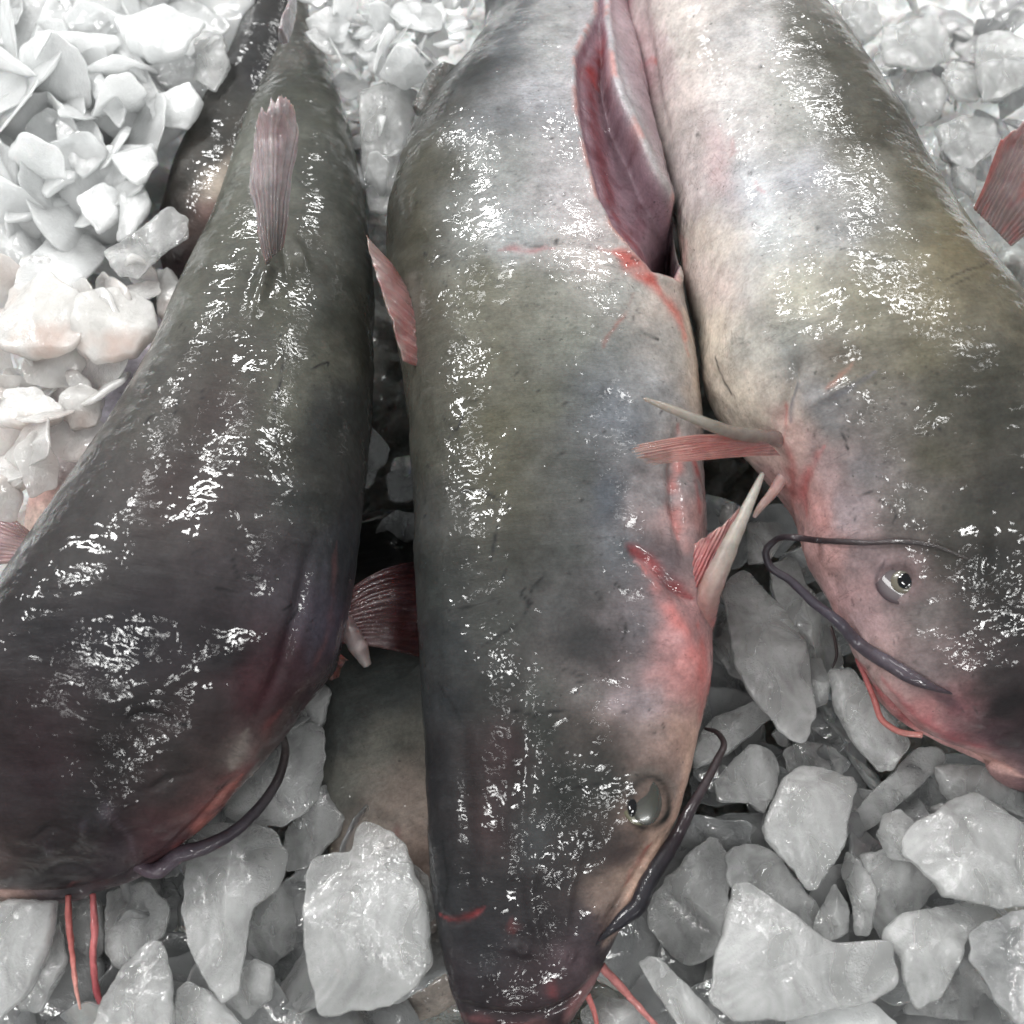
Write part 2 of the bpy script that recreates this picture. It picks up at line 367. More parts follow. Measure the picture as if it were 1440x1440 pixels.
def tube(name, pts, mat, parent, col=None, nseg=14, n=120, seed=0, wob=.06):
    """pts: (x,y,z world..., r) rows"""
    P = np.asarray(pts, float); d = np.concatenate([[0], np.cumsum(np.linalg.norm(np.diff(P[:, :3], axis=0), axis=1))])
    tan = np.gradient(P, d, axis=0) if len(P) > 2 else np.repeat((P[1:]-P[:-1])/d[1], 2, 0)
    s = np.linspace(0, d[-1], n); k = np.clip(np.searchsorted(d, s, 'right')-1, 0, len(P)-2)
    h = (d[k+1]-d[k])[:, None]; t = ((s-d[k])/h[:, 0])[:, None]
    X = ((2*t**3-3*t**2+1)*P[k]+(t**3-2*t**2+t)*h*tan[k]+(-2*t**3+3*t**2)*P[k+1]+(t**3-t**2)*h*tan[k+1])
    c = X[:, :3]; r = np.maximum(X[:, 3], 1e-5)
    T = np.gradient(c, axis=0); T /= np.linalg.norm(T, axis=1)[:, None]+1e-12
    A = np.cross(T, [0.3, .1, 1.0]); A /= np.linalg.norm(A, axis=1)[:, None]; B = np.cross(T, A)
    th = np.linspace(0, 2*math.pi, nseg, endpoint=False)
    rr = r[:, None]*(1+wob*noise(np.stack([np.repeat(s*220, nseg), np.tile(th, n), np.full(n*nseg, seed)], 1)).reshape(n, nseg))
    V = c[:, None]+rr[..., None]*(A[:, None]*np.cos(th)[None, :, None]+B[:, None]*np.sin(th)[None, :, None])
    rr_end = V[-1].mean(0); V[-1] = rr_end+(V[-1]-rr_end)*.05; V[0] = V[0].mean(0)+(V[0]-V[0].mean(0))*.05
    V = V.reshape(-1, 3); cc = None
    if col is not None:
        K = desat(lin(col)); tt = np.linspace(0, len(K)-1, n); cc = np.stack([np.interp(tt, range(len(K)), K[:, q]) for q in range(3)], 1)
        cc = np.repeat(cc, nseg, 0)
    return mesh_obj(name, V, grid_faces(n, nseg, True), mat, parent, cc, np.stack([np.repeat(s, nseg), np.tile(th*.002, n)], 1))
def ptz(x, y, z): return at(np.array(x), np.array(y), np.array(z))

def fin(name, base, tip, parent, cols, rays=9, thick=.0010, ray_amp=.0006, ragged=.12, mid=None, seed=1, NU=140, NV=60, mat=None, curl=0.0):
    """fin surface between a base line and a tip line; rows are (px,py,z)"""
    B = curve(base, NU); T = curve(tip, NU); M = curve(mid, NU) if mid is not None else None
    toW = lambda A: at(A[:, 0], A[:, 1], A[:, 2])
    B = toW(B); T = toW(T)
    if M is not None: M = toW(M)
    u = np.linspace(0, 1, NU)
    rag = 1-ragged*np.abs(noise(np.stack([u*rays*1.3, u*0, u*0+seed], 1)))*1.6-ragged*.4*np.abs(noise(np.stack([u*rays*5, u*0, u*0+seed], 1)))
    v = np.linspace(0, 1, NV)
    vv = v[None, :]*rag[:, None]
    if M is None: S = B[:, None]*(1-vv[..., None])+T[:, None]*vv[..., None]
    else:
        q = vv[..., None]; S = B[:, None]*(1-q)**2+2*M[:, None]*q*(1-q)+T[:, None]*q*q
    du = np.gradient(S, axis=0); dv = np.gradient(S, axis=1); N = np.cross(du, dv); N /= np.linalg.norm(N, axis=2)[..., None]+1e-9
    if (N.sum((0, 1))@(CAM-S.mean((0, 1)))) < 0: N = -N
    U = u[:, None]+.012*noise(np.stack([np.tile(v*5, NU), np.repeat(u*3, NV), np.full(NU*NV, seed)], 1)).reshape(NU, NV)
    wob = noise(np.stack([u*rays*.8, u*0, u*0+seed*3.3], 1))[:, None]; rays = rays*1.6; ridge = np.abs(np.cos((U+.55*wob/rays)*rays*math.pi))**2.0*(.55+.6*np.abs(noise(np.stack([u*rays*1.7, u*0+5, u*0+seed], 1)))[:, None]*2)
    H = noise(S.reshape(-1, 3)*90, seed+60).reshape(NU, NV)*.0022*v[None, :]**.7+ray_amp*ridge*(1-.4*v[None, :])+curl*np.sin(u*math.pi*2)[:, None]*v[None, :]
    th = thick*(1-.75*v[None, :]**1.5)*np.sqrt(np.clip(np.minimum(u, 1-u)[:, None]*40, .05, 1))*np.sqrt(np.clip((1-v[None, :])*25, .08, 1))
    top = S+N*(H+th)[..., None]; bot = S+N*(H*.6-th)[..., None]
    V = np.concatenate([top.reshape(-1, 3), bot.reshape(-1, 3)])
    f1 = grid_faces(NU, NV, False); f2 = f1[:, ::-1]+NU*NV
    rim = np.concatenate([np.arange(NV), np.arange(1, NU)*NV+NV-1, ((NU-1)*NV+np.arange(NV-2, -1, -1)), np.arange(NU-2, -1, -1)*NV])
    r2 = np.roll(rim, -1)
    f3 = np.stack([rim, rim+NU*NV, r2+NU*NV, r2], 1)
    K = desat(lin(cols['along'])); tt = np.linspace(0, 1, len(K)); cc = np.stack([np.interp(v, tt, K[:, q]) for q in range(3)], 1)
    col = np.repeat(cc[None], NU, 0)
    rc = desat(lin(cols.get('ray', cols['along'][0]))); w = (ridge*cols.get('ray_a', .4))[..., None]; col = col*(1-w)+rc*w
    if 'edge' in cols:
        we = (np.exp(-(u/.07)**2)*cols.get('edge_a', .9))[:, None, None]; col = col*(1-we)+desat(lin(cols['edge']))*we
    if 'red' in cols:
        nn = fbm(np.stack([np.tile(v*3, NU), np.repeat(u*6, NV), np.full(NU*NV, seed+3.)], 1), 3).reshape(NU, NV)
        w = (smooth(.0, .5, nn)*cols.get('red_a', .6))[..., None]; col = col*(1-w)+desat(lin(cols['red']))*w
    col = col.reshape(-1, 3); col = np.concatenate([col, col])
    return mesh_obj(name, V, np.concatenate([f1, f2, f3]), mat or FINM, parent, col)

# ---------------------------------------------------------------- the three catfish
def set_origin(fish_objs_parent): pass

# ----- left fish
LEFT = thing('catfish', 'dark back-up catfish lying leftmost, blunt head at the bottom left corner', 'catfish', group='catfish laid out on ice')
st = [(415,-330,440,-330,.9),(403,-200,446,-200,1),(388,-90,440,-90,1.1),(384,0,434,0,1.15),(384,50,447,50,1.15),(370,100,470,100,1.1),(346,155,488,158,1.05),(326,205,500,210,1.05),
 (300,290,516,300,1.05),(262,370,526,395,1.0),(228,440,526,480,1.0),(190,520,525,570,1.0),(138,605,516,660,.98),(72,700,505,755,.92),(15,785,494,850,.86),(-32,860,478,930,.80),(-70,930,440,985,.76),(-100,1000,400,1045,.72),
 (-115,1065,355,1095,.68),(-118,1120,315,1140,.64),(-110,1170,272,1180,.60),(-88,1205,232,1212,.55),(-62,1234,196,1238,.48),(-25,1252,140,1254,.40)]
fl = build_body(st, .80, .002, .01, .010)
base_colour(fl, [(410,60,(95,92,85)),(440,150,(80,82,70)),(350,230,(112,114,102)),(470,250,(82,84,74)),(430,330,(92,91,80)),(320,330,(98,98,84)),(500,350,(78,80,74)),(270,420,(100,100,88)),(400,420,(86,86,70)),(480,450,(74,76,66)),  # shade down the right side is partly kept in these tones
 (440,500,(94,94,80)),(340,500,(80,76,66)),(230,520,(92,90,84)),(300,560,(76,64,60)),(200,600,(92,88,82)),(410,570,(100,100,86)),(400,630,(82,80,70)),(480,600,(68,70,68)),(150,680,(84,80,78)),(250,680,(72,62,60)),(330,700,(76,68,68)),
 (430,700,(74,76,74)),(470,780,(72,74,80)),(100,780,(74,68,68)),(200,800,(62,54,58)),(300,820,(68,60,64)),(400,840,(82,72,80)),(450,850,(96,86,106)),(50,900,(58,54,58)),(170,900,(50,47,53)),(300,920,(55,50,56)),(390,930,(96,60,72)),
 (360,970,(94,48,58)),(60,1000,(60,48,52)),(180,1000,(52,47,49)),(300,1010,(72,58,60)),(50,1100,(64,48,54)),(150,1080,(54,48,50)),(250,1080,(78,70,70)),(335,1075,(120,104,100)),(285,1135,(135,75,75)),(230,1180,(105,62,70)),
 (120,1150,(50,46,50)),(60,1200,(52,46,50)),(160,1210,(72,55,68)),(100,1235,(42,38,42)),(20,1232,(80,68,72)),(100,1262,(150,128,136)),(10,1266,(205,160,145))], .77)
g_ = fl.col@np.array([.3, .6, .1]); fl.col = (g_[:, None]+(fl.col-g_[:, None])*.85)
blob(fl, 365,975,34,70,35,(90,46,54),.3); blob(fl, 300,560,30,70,20,(62,50,50),.5); blob(fl, 250,690,80,60,0,(70,56,56),.4)
blob(fl, 170,900,110,60,0,(40,38,44),.5); blob(fl, 60,1060,60,90,0,(60,42,48),.4); blob(fl, 100,1238,80,16,0,(34,32,36),.7)
stroke(fl, [(395,1000),(350,1070),(300,1130),(240,1190)], 12, (150,62,62), .6); stroke(fl, [(340,1090),(300,1140),(262,1172)], 9, (205,110,95), .7)
stroke(fl, [(345,1030),(338,1050),(320,1085)], 10, (150,140,132), .6); stroke(fl, [(375,1030),(350,1060),(335,1085)], 6, (120,90,90), .6)
stroke(fl, [(178,1238),(184,1210),(178,1180),(160,1155),(150,1140)], 4, (84,46,54), .5); stroke(fl, [(186,1215),(180,1178),(158,1150)], 3, (110,98,110), .35)
stroke(fl, [(-20,1270),(60,1272),(130,1264),(190,1240),(260,1205)], 6, (170,130,136), .7)
stroke(fl, [(470,760),(468,830),(462,900),(450,940)], 5, (140,80,80), .4); stroke(fl, [(455,790),(452,860),(440,940)], 9, (92,88,100), .3)
for q in [[(180,1020),(190,1006),(215,1004),(240,1014),(275,1025)], [(300,825),(325,832),(350,840)], [(305,832),(330,842),(345,848)], [(325,775),(330,800),(335,815)], [(243,590),(248,565),(252,545)], [(283,540),(282,560)], [(395,470),(398,520),(385,580),(392,640)], [(435,520),(460,508),(462,518)],
          [(405,880),(420,860),(425,850)], [(395,860),(410,850)], [(205,595),(216,580)], [(345,805),(360,812)]]:
    stroke(fl, q, 1.7, (28,27,30), .7, warp=.15, rag=.5)
rr = random.Random(3)
for k in range(70):
    x = rr.uniform(150,480); y = rr.uniform(250,900); a = rr.uniform(0, 6.28); l = rr.uniform(4, 14)
    stroke(fl, [(x, y), (x+l*math.cos(a), y+l*math.sin(a))], 1.2, (40,38,38), .45, warp=.3, n=4)
for q in [[(60,1225),(100,1215),(140,1225)], [(210,1110),(240,1095),(275,1090)], [(40,1180),(70,1165),(100,1175)], [(250,1015),(215,1004),(185,1010),(178,1030)]]:
    crease(fl, q, 5, -.0010); stroke(fl, q, 3, (30,28,32), .4)
for x, y, r_ in [(150,1150,9),(122,1168,6),(70,1190,7)]:
    push(fl, x, y, r_, r_, 0, .0016); push(fl, x, y, r_*.45, r_*.45, 0, -.0016); blob(fl, x, y, r_*1.2, r_*1.2, 0, (78,72,82), .4)
crease(fl, [(-40,1252),(40,1256),(110,1250),(180,1228),(240,1198)], 4, -.0022)
# ridge running into the dorsal fin, gill cover edge, eye/nostril lumps
crease(fl, [(384,330),(378,370),(366,410),(352,450)], 11, .0028); crease(fl, [(440,760),(420,850),(395,940),(360,1010)], 10, -.0022)
crease(fl, [(408,330),(420,350),(435,385)], 6, .0012); crease(fl, [(395,330),(402,370),(405,400)], 5, -.0012)
push(fl, 150,1160,28,24,0,.0022); push(fl, 345,1065,30,18,-50,.0022); push(fl, 300,600,40,120,20,-.0022); push(fl, 430,690,50,20,0,.0015)
crease(fl, [(188,1240),(184,1205),(165,1160)], 6, -.0008); crease(fl, [(330,1090),(290,1145),(230,1200)], 6, -.0016)
push(fl, 220,960,60,25,-20,.0012); push(fl, 130,1235,120,14,-5,.0012)
finish(fl, 'body', LEFT, SKIN)

# ----- middle fish
MID = thing('catfish', 'middle catfish on its side with a slit belly and barbel curling right', 'catfish', group='catfish laid out on ice')
st = [(748,-360,790,-360,.9),(735,-260,812,-260,1),(712,-150,845,-150,1),(690,-60,872,-60,1),(676,0,886,0,1),(664,55,900,60,1),(620,115,912,115,1),(580,170,922,170,1),(558,230,935,225,1),(545,300,948,290,1),
 (544,380,956,370,1),(552,450,968,440,1),(564,520,982,510,1),(574,600,988,590,.98),(580,690,990,680,.95),(584,790,997,780,.92),(588,890,1002,880,.88),(592,970,1000,965,.84),(596,1040,982,1040,.80),(599,1110,966,1105,.76),
 (602,1190,934,1190,.71),(607,1260,902,1260,.66),(618,1330,862,1330,.60),(630,1385,838,1385,.60),(642,1420,818,1420,.56),(656,1448,796,1448,.50)]
fm = build_body(st, .72, .0, .01, .013)
base_colour(fm, [(700,40,(105,108,112)),(650,60,(66,68,68)),(780,60,(165,165,165)),(850,100,(180,175,180)),(620,150,(75,75,70)),(690,180,(120,122,125)),(760,150,(160,160,165)),(600,250,(85,84,70)),(680,260,(150,152,150)),(770,260,(175,170,172)),
 (840,280,(185,175,175)),(570,320,(72,70,58)),(640,330,(130,132,128)),(730,330,(165,168,170)),(830,340,(190,180,175)),(590,420,(85,80,68)),(680,400,(108,108,92)),(760,400,(135,135,125)),(860,410,(150,150,145)),(930,440,(195,180,170)),
 (600,520,(95,92,80)),(700,500,(110,108,92)),(800,480,(130,132,122)),(880,500,(130,132,128)),(950,500,(165,160,155)),(975,560,(200,180,165)),(620,620,(88,88,78)),(700,600,(98,96,78)),(790,580,(105,105,90)),(870,590,(125,130,138)),
 (930,560,(150,152,155)),(610,720,(85,86,84)),(700,700,(88,86,72)),(790,680,(98,100,98)),(850,700,(95,102,112)),(930,680,(145,140,142)),(965,700,(190,150,148)),(610,820,(72,76,74)),(700,790,(75,76,70)),(780,780,(90,92,90)),
 (870,780,(112,116,122)),(940,800,(125,108,112)),(620,900,(66,70,72)),(700,880,(80,82,78)),(800,860,(95,95,95)),(840,910,(74,74,74)),(900,880,(125,120,125)),(960,900,(195,140,140)),(985,950,(225,140,135)),(620,1000,(62,66,70)),
 (700,980,(72,74,72)),(770,990,(98,100,96)),(850,980,(125,120,118)),(910,980,(165,150,155)),(620,1100,(60,60,64)),(700,1080,(72,58,60)),(760,1050,(70,74,70)),(840,1040,(95,88,84)),(920,1030,(150,130,125)),(965,1040,(218,172,152)),
 (800,1120,(58,62,60)),(860,1110,(70,70,66)),(640,1200,(56,58,62)),(700,1180,(72,60,62)),(760,1180,(82,86,88)),(830,1180,(70,66,66)),(885,1195,(74,64,68)),(935,1180,(195,160,140)),(905,1240,(205,172,150)),(640,1290,(60,62,66)),
 (720,1270,(56,55,58)),(800,1250,(54,51,54)),(865,1285,(160,135,122)),(700,1350,(58,58,64)),(780,1330,(50,45,50)),(840,1325,(92,78,88)),(680,1400,(64,56,62)),(760,1390,(74,56,62)),(820,1370,(112,90,98)),(720,1436,(76,56,62)),(790,1410,(84,62,70))], .67)
# markings
blob(fm, 845,905,45,35,10,(52,52,54),.6); blob(fm, 800,1100,60,50,0,(45,48,46),.6); blob(fm, 790,1250,60,60,0,(44,40,42),.6); blob(fm, 700,1290,50,60,0,(48,48,52),.4)
blob(fm, 830,560,50,70,20,(100,108,120),.35); blob(fm, 700,620,70,110,0,(92,88,66),.4); blob(fm, 690,420,90,70,0,(104,100,80),.4); blob(fm, 590,320,30,130,5,(72,68,52),.5)
blob(fm, 700,1080,24,80,0,(80,50,54),.2); blob(fm, 680,1165,22,45,0,(84,62,62),.3); blob(fm, 770,815,16,14,0,(40,40,40),.4)
stroke(fm, [(842,345),(880,365),(910,395),(935,425),(955,460),(968,500)], 8, (215,95,80), .85); stroke(fm, [(860,352),(900,380),(925,408)], 11, (200,60,50), .7)
stroke(fm, [(848,290),(858,315),(882,345),(905,365)], 5, (220,120,100), .7); stroke(fm, [(700,352),(740,350),(778,348)], 4.5, (180,95,100), .7)
stroke(fm, [(890,410),(872,445),(855,470),(845,495)], 3, (150,85,75), .7); stroke(fm, [(955,430),(972,480),(978,540),(980,600)], 10, (215,190,170), .6)
stroke(fm, [(955,600),(950,650),(948,700),(960,760)], 7, (205,85,75), .6); stroke(fm, [(968,640),(972,690),(978,720)], 4, (190,50,50), .8); stroke(fm, [(975,700),(970,745),(968,780)], 12, (205,140,135), .6)
stroke(fm, [(875,768),(900,780),(925,800),(950,822),(978,845)], 9, (175,40,45), .85); stroke(fm, [(892,790),(915,800),(935,820)], 6, (215,150,150), .7)
stroke(fm, [(905,800),(935,850),(960,890),(980,930),(992,960)], 11, (215,110,105), .8); stroke(fm, [(985,880),(996,930),(997,965),(985,1010)], 12, (228,105,98), .85)
stroke(fm, [(978,1020),(972,1060),(966,1100),(950,1140),(930,1185),(905,1230),(875,1280),(848,1320)], 12, (222,180,158), .75)
stroke(fm, [(915,1185),(905,1205),(895,1220),(880,1245)], 5, (185,55,50), .8); stroke(fm, [(620,1292),(640,1297),(662,1288),(685,1275)], 4, (150,40,45), .85)
stroke(fm, [(740,1442),(790,1428),(826,1392),(852,1352)], 9, (190,120,120), .5); stroke(fm, [(645,1428),(690,1440),(740,1440)], 7, (150,80,84), .5); stroke(fm, [(780,1370),(775,1385),(785,1400)], 8, (150,50,55), .6)
stroke(fm, [(890,1320),(875,1345),(850,1375)], 8, (190,120,130), .6); stroke(fm, [(722,1290),(724,1310)], 7, (140,55,55), .6)
for q in [[(770,800),(760,815),(745,830)], [(748,828),(740,860),(725,880),(700,895),(670,915)], [(742,820),(735,835),(750,850)], [(715,795),(705,820)], [(620,585),(640,605),(655,570)], [(700,1000),(740,1005),(760,1015)], [(750,1005),(790,1000),(800,1010)], [(790,940),(830,955)],
          [(865,820),(885,835)], [(870,860),(880,880),(876,900)], [(905,468),(925,478)], [(598,355),(600,362)], [(800,955),(830,962)], [(640,690),(680,690),(720,715)], [(640,860),(690,845),(710,850)], [(700,740),(690,790)], [(615,960),(640,1000),(655,1050)],
          [(780,1105),(790,1110),(850,1100)], [(620,1180),(630,1240),(625,1280)]]:
    stroke(fm, q, 1.9, (26,27,28), .75, warp=.15, rag=.6)
for q in [[(660,240),(720,245),(790,300)], [(700,300),(690,330),(760,345)], [(640,370),(700,395),(740,430)], [(650,230),(640,260)], [(745,420),(790,450),(840,455)], [(600,440),(650,470),(660,520)]]:
    stroke(fm, q, 1.6, (60,62,62), .45, warp=.6, rag=.6)
for k in range(150):
    x = rr.uniform(590,960); y = rr.uniform(120,1380); a = rr.uniform(0, 6.28); l = rr.uniform(2, 16)
    stroke(fm, [(x, y), (x+l*math.cos(a), y+l*math.sin(a))], rr.uniform(.9, 1.7), (36,36,38), .4, warp=.3, n=4)
# the slit belly
CAV = [(842,-60),(838,20),(808,78),(812,156),(823,208),(840,278),(861,319),(892,357),(915,385),(950,394),(958,364),(951,295),(920,243),(894,187),(870,139),(858,87),(850,20),(852,-60)]
LE = [(842,-60),(838,20),(808,78),(812,156),(823,208),(840,278),(861,319),(892,357),(915,385)]
Qc = fm.warp*.12+fm.px*.88
d, _ = seg_dist(Qc, CAV, True); ins = inside(Qc, CAV); sd = np.where(ins, d, -d); dl_, _ = seg_dist(Qc, LE)
wid = smooth(-60, 110, fm.px[:, 1])
fm.down = (.006*smooth(0, 8, sd)+.014*smooth(4, 58, dl_)*smooth(0, 9, sd))*(.3+.7*wid)*fm.vis*smooth(400, 355, Qc[:, 1]); fm.disp += .0014*np.exp(-((sd+5)/6)**2)*fm.vis
hole = np.exp(-(((Qc[:, 0]-938)/20)**2+((Qc[:, 1]-340)/38)**2)); fm.down += .014*hole*smooth(0, 8, sd)*fm.vis
m = fbm(fm.V*90, 4, 41); m2 = fbm(fm.V*220, 3, 45)
mixcol(fm, smooth(-2, 4, sd), (160,128,140)); mixcol(fm, np.exp(-((dl_-26)/12)**2)*smooth(0, 5, sd)*(.7+.5*m2), (138,58,64)); mixcol(fm, smooth(.1, .6, m)*smooth(0, 5, sd)*.6, (118,70,82)); mixcol(fm, smooth(38, 60, dl_)*smooth(0, 5, sd)*.3, (92,66,76)); mixcol(fm, hole*smooth(0, 5, sd), (52,26,30))
mixcol(fm, np.exp(-((sd+2)/3.5)**2)*.6*smooth(-.1, .4, fbm(fm.V*60, 3, 44)), (205,120,108))
mixcol(fm, smooth(-2, -6, sd)*smooth(860, 890, Qc[:, 0]-(Qc[:, 1]-90)*.36)*smooth(330, 250, Qc[:, 1])*.8, (176,146,154))
stroke(fm, [(804,82),(815,88),(832,82),(848,92)], 8, (178,44,40), 1.2); stroke(fm, [(838,92),(842,150),(854,210),(880,265)], 6, (140,50,58), .7)
th_ = np.linspace(0, 6.28, 13)
stroke(fm, [(906+27*math.cos(a), 1125+37*math.sin(a)) for a in th_], 5, (40,40,38), .6, taper=False); stroke(fm, [(906+38*math.cos(a), 1127+48*math.sin(a)) for a in th_[7:13]], 5, (120,116,110), .4)
# gill cover and head relief
crease(fm, [(880,770),(910,790),(945,825),(980,850)], 7, -.0035); crease(fm, [(905,800),(945,860),(975,920),(985,960)], 13, .0018)
crease(fm, [(955,600),(945,660),(950,730),(965,790)], 6, -.0020); push(fm, 970,690,18,60,0,.002)
push(fm, 905,1120,34,42,0,.0020); crease(fm, [(950,1150),(920,1195),(885,1250),(850,1300)], 6, -.0022); crease(fm, [(965,1110),(930,1185),(890,1250),(850,1320)], 7, .0012)
for x, y, r_ in [(735,1332,11),(800,1345,8),(690,1372,7)]:
    push(fm, x, y, r_, r_*.8, 0, .0014); push(fm, x, y, r_*.45, r_*.4, 0, -.0016)
crease(fm, [(760,1190),(745,1260),(765,1340)], 8, .0010); crease(fm, [(820,1180),(800,1260),(795,1320)], 8, .0009); crease(fm, [(640,1408),(690,1424),(750,1426),(800,1408),(838,1370)], 4, -.0018)
crease(fm, [(742,900),(738,1000),(735,1100),(730,1200),(728,1300)], 12, -.0012, taper=True); crease(fm, [(620,1292),(645,1298),(685,1274)], 4, -.0012)
push(fm, 735,1335,26,12,10,.0016); crease(fm, [(715,1315),(735,1320),(755,1335)], 4, -.0014); crease(fm, [(600,330),(570,350),(555,360)], 10, -.0012)
push(fm, 835,1300,30,22,-30,.0015); crease(fm, [(655,960),(650,1060),(660,1180),(650,1300)], 14, -.0012)
crease(fm, [(700,352),(780,346),(860,352)], 7, -.0010); push(fm, 700,760,100,30,0,.0010)
blob(fm, 845,1325,20,12,-55,(50,44,52),.7); finish(fm, 'body', MID, SKIN)

# ----- right fish
RIGHTF = thing('catfish', 'pale bellied catfish at the right with a clear eye and looping dark barbel', 'catfish', group='catfish laid out on ice')
st = [(850,-420,905,-440,.9),(852,-330,935,-370,1),(858,-220,985,-280,1),(868,-110,1050,-185,1),(880,-10,1112,-95,1),(898,95,1168,5,1),(918,190,1228,88,1),(944,290,1290,180,1),(958,375,1352,285,1),(975,450,1408,365,1), (984,525,1462,435,1),(1001,572,1508,500,.985),(1026,618,1545,560,.965),(1060,662,1576,610,.94),(1096,708,1603,655,.91),(1126,780,1635,740,.86),(1158,835,1650,805,.82),(1186,890,1656,865,.78),(1206,940,1652,925,.74),(1230,985,1640,980,.69),(1266,1020,1615,1030,.63),(1312,1046,1580,1070,.56),(1372,1068,1535,1098,.47)]
fr = build_body(st, .76, .004, .01, .014)
base_colour(fr, [(900,60,(190,165,165)),(960,50,(205,195,188)),(1060,60,(185,182,182)),(1130,50,(110,108,98)),(1170,90,(85,82,68)),(950,150,(200,185,180)),(1040,150,(195,190,188)),(1120,160,(165,165,160)),(1200,150,(95,92,78)),(1240,180,(85,80,64)),
 (970,250,(200,185,182)),(1050,250,(190,190,192)),(1140,240,(160,160,165)),(1220,250,(130,128,118)),(1300,280,(105,98,76)),(980,330,(215,200,185)),(1080,330,(185,185,180)),(1180,320,(150,150,150)),(1260,330,(135,130,108)),(1340,340,(115,106,80)),
 (985,420,(220,200,190)),(1060,400,(195,190,185)),(1150,400,(165,162,150)),(1230,420,(140,135,115)),(1320,420,(135,126,100)),(1400,430,(115,108,88)),(1000,500,(220,205,185)),(1070,500,(195,190,180)),(1130,480,(140,145,145)),(1210,480,(125,120,105)),
 (1300,500,(120,114,92)),(1400,520,(90,88,76)),(1040,580,(225,210,190)),(1100,560,(190,178,165)),(1160,560,(140,140,142)),(1240,560,(120,115,110)),(1320,560,(100,98,84)),(1400,600,(85,84,74)),(1100,620,(215,175,165)),(1150,640,(190,160,160)),
 (1220,640,(130,125,128)),(1320,640,(95,92,80)),(1410,680,(75,74,68)),(1130,700,(215,150,145)),(1190,700,(160,145,150)),(1280,700,(120,115,112)),(1370,720,(85,84,78)),(1150,770,(220,165,160)),(1200,770,(170,148,150)),(1320,770,(85,82,74)),
 (1400,800,(65,64,60)),(1190,840,(215,165,165)),(1230,880,(195,160,162)),(1300,870,(130,122,120)),(1370,880,(85,80,78)),(1430,880,(55,54,54)),(1240,940,(200,165,160)),(1310,940,(150,135,135)),(1380,960,(90,82,82)),(1430,1000,(50,48,52)),
 (1280,1000,(205,130,130)),(1340,1020,(170,95,105)),(1400,1040,(125,80,95)),(1430,1060,(120,90,100)),(1300,1040,(225,170,165)),(1380,1070,(215,165,160)),(1520,700,(60,60,54)),(1550,900,(50,50,50)),(1500,1050,(60,54,58))], .70)
blob(fr, 1320,720,90,22,15,(88,86,76),.5); blob(fr, 1390,790,60,60,0,(50,50,48),.5); blob(fr, 1300,640,60,30,20,(84,80,64),.4); blob(fr, 1430,950,40,80,10,(44,44,46),.6)
blob(fr, 1060,300,50,80,-20,(190,195,205),.4); blob(fr, 1120,420,40,60,-20,(180,175,150),.4); blob(fr, 1230,320,60,40,40,(118,118,118),.4); blob(fr, 1165,495,50,25,20,(110,92,84),.4)
blob(fr, 1010,230,16,60,-15,(200,150,155),.35); blob(fr, 1425,1045,60,20,15,(40,38,44),.7); blob(fr, 1270,740,60,20,5,(100,96,92),.4); blob(fr, 1350,360,60,60,30,(120,110,78),.4)
stroke(fr, [(888,-20),(892,60),(902,120),(915,190),(935,255),(948,300)], 12, (195,140,150), .8); stroke(fr, [(882,60),(892,100),(908,150)], 6, (165,60,65), .7)
stroke(fr, [(908,80),(912,92)], 6, (215,70,55), .8); stroke(fr, [(955,330),(958,380),(968,420)], 12, (225,160,150), .7)
stroke(fr, [(1098,610),(1108,640),(1112,680),(1118,720)], 9, (215,110,105), .8); stroke(fr, [(1158,625),(1135,660),(1128,690),(1130,730)], 8, (205,85,85), .75); stroke(fr, [(1100,560),(1102,590),(1100,620)], 4, (205,80,75), .7)
stroke(fr, [(1120,530),(1112,560),(1110,590)], 5, (90,96,112), .6); stroke(fr, [(1200,510),(1180,530),(1160,545)], 3.5, (215,130,105), .6)
stroke(fr, [(1115,760),(1140,810),(1170,860),(1200,915)], 10, (232,170,165), .6); stroke(fr, [(1205,925),(1225,965),(1255,1000),(1290,1032),(1350,1058),(1420,1080)], 7, (190,60,65), .8)
stroke(fr, [(1245,950),(1290,995),(1330,1030),(1400,1058)], 9, (205,85,95), .6); stroke(fr, [(1220,985),(1262,1022),(1310,1048),(1380,1070),(1440,1088)], 7, (230,180,170), .7)
stroke(fr, [(1165,560),(1190,545),(1230,520)], 4, (150,150,160), .5); stroke(fr, [(1175,350),(1220,355),(1270,370)], 2.2, (60,66,70), .6)
stroke(fr, [(1330,395),(1360,380),(1390,365)], 2, (50,48,42), .6); stroke(fr, [(1335,405),(1370,392)], 1.6, (50,48,42), .5); stroke(fr, [(1030,200),(1025,220)], 5, (190,120,120), .4); stroke(fr, [(1060,250),(1062,265),(1075,270)], 3, (185,110,112), .5)
for q in [[(1385,690),(1410,680),(1430,700),(1436,730)], [(1180,600),(1190,620),(1196,640)], [(1230,700),(1260,720),(1250,740)], [(1300,590),(1330,610)], [(1250,650),(1270,670)], [(1200,700),(1240,690)], [(1005,500),(1015,530),(1035,560)]]:
    stroke(fr, q, 1.6, (50,48,50), .55, warp=.2, rag=.6)
for x, y in [(981,190),(1150,321),(1055,244),(1185,410),(1060,316),(1070,95)]: blob(fr, x, y, 3, 3, 0, (20,20,22), .9, warp=False)
for k in range(120):
    x = rr.uniform(1120,1440); y = rr.uniform(480,1000); a = rr.uniform(0, 6.28); l = rr.uniform(3, 16)
    stroke(fr, [(x, y), (x+l*math.cos(a), y+l*math.sin(a))], rr.uniform(.9, 1.5), (46,42,44), .35, warp=.3, n=4)
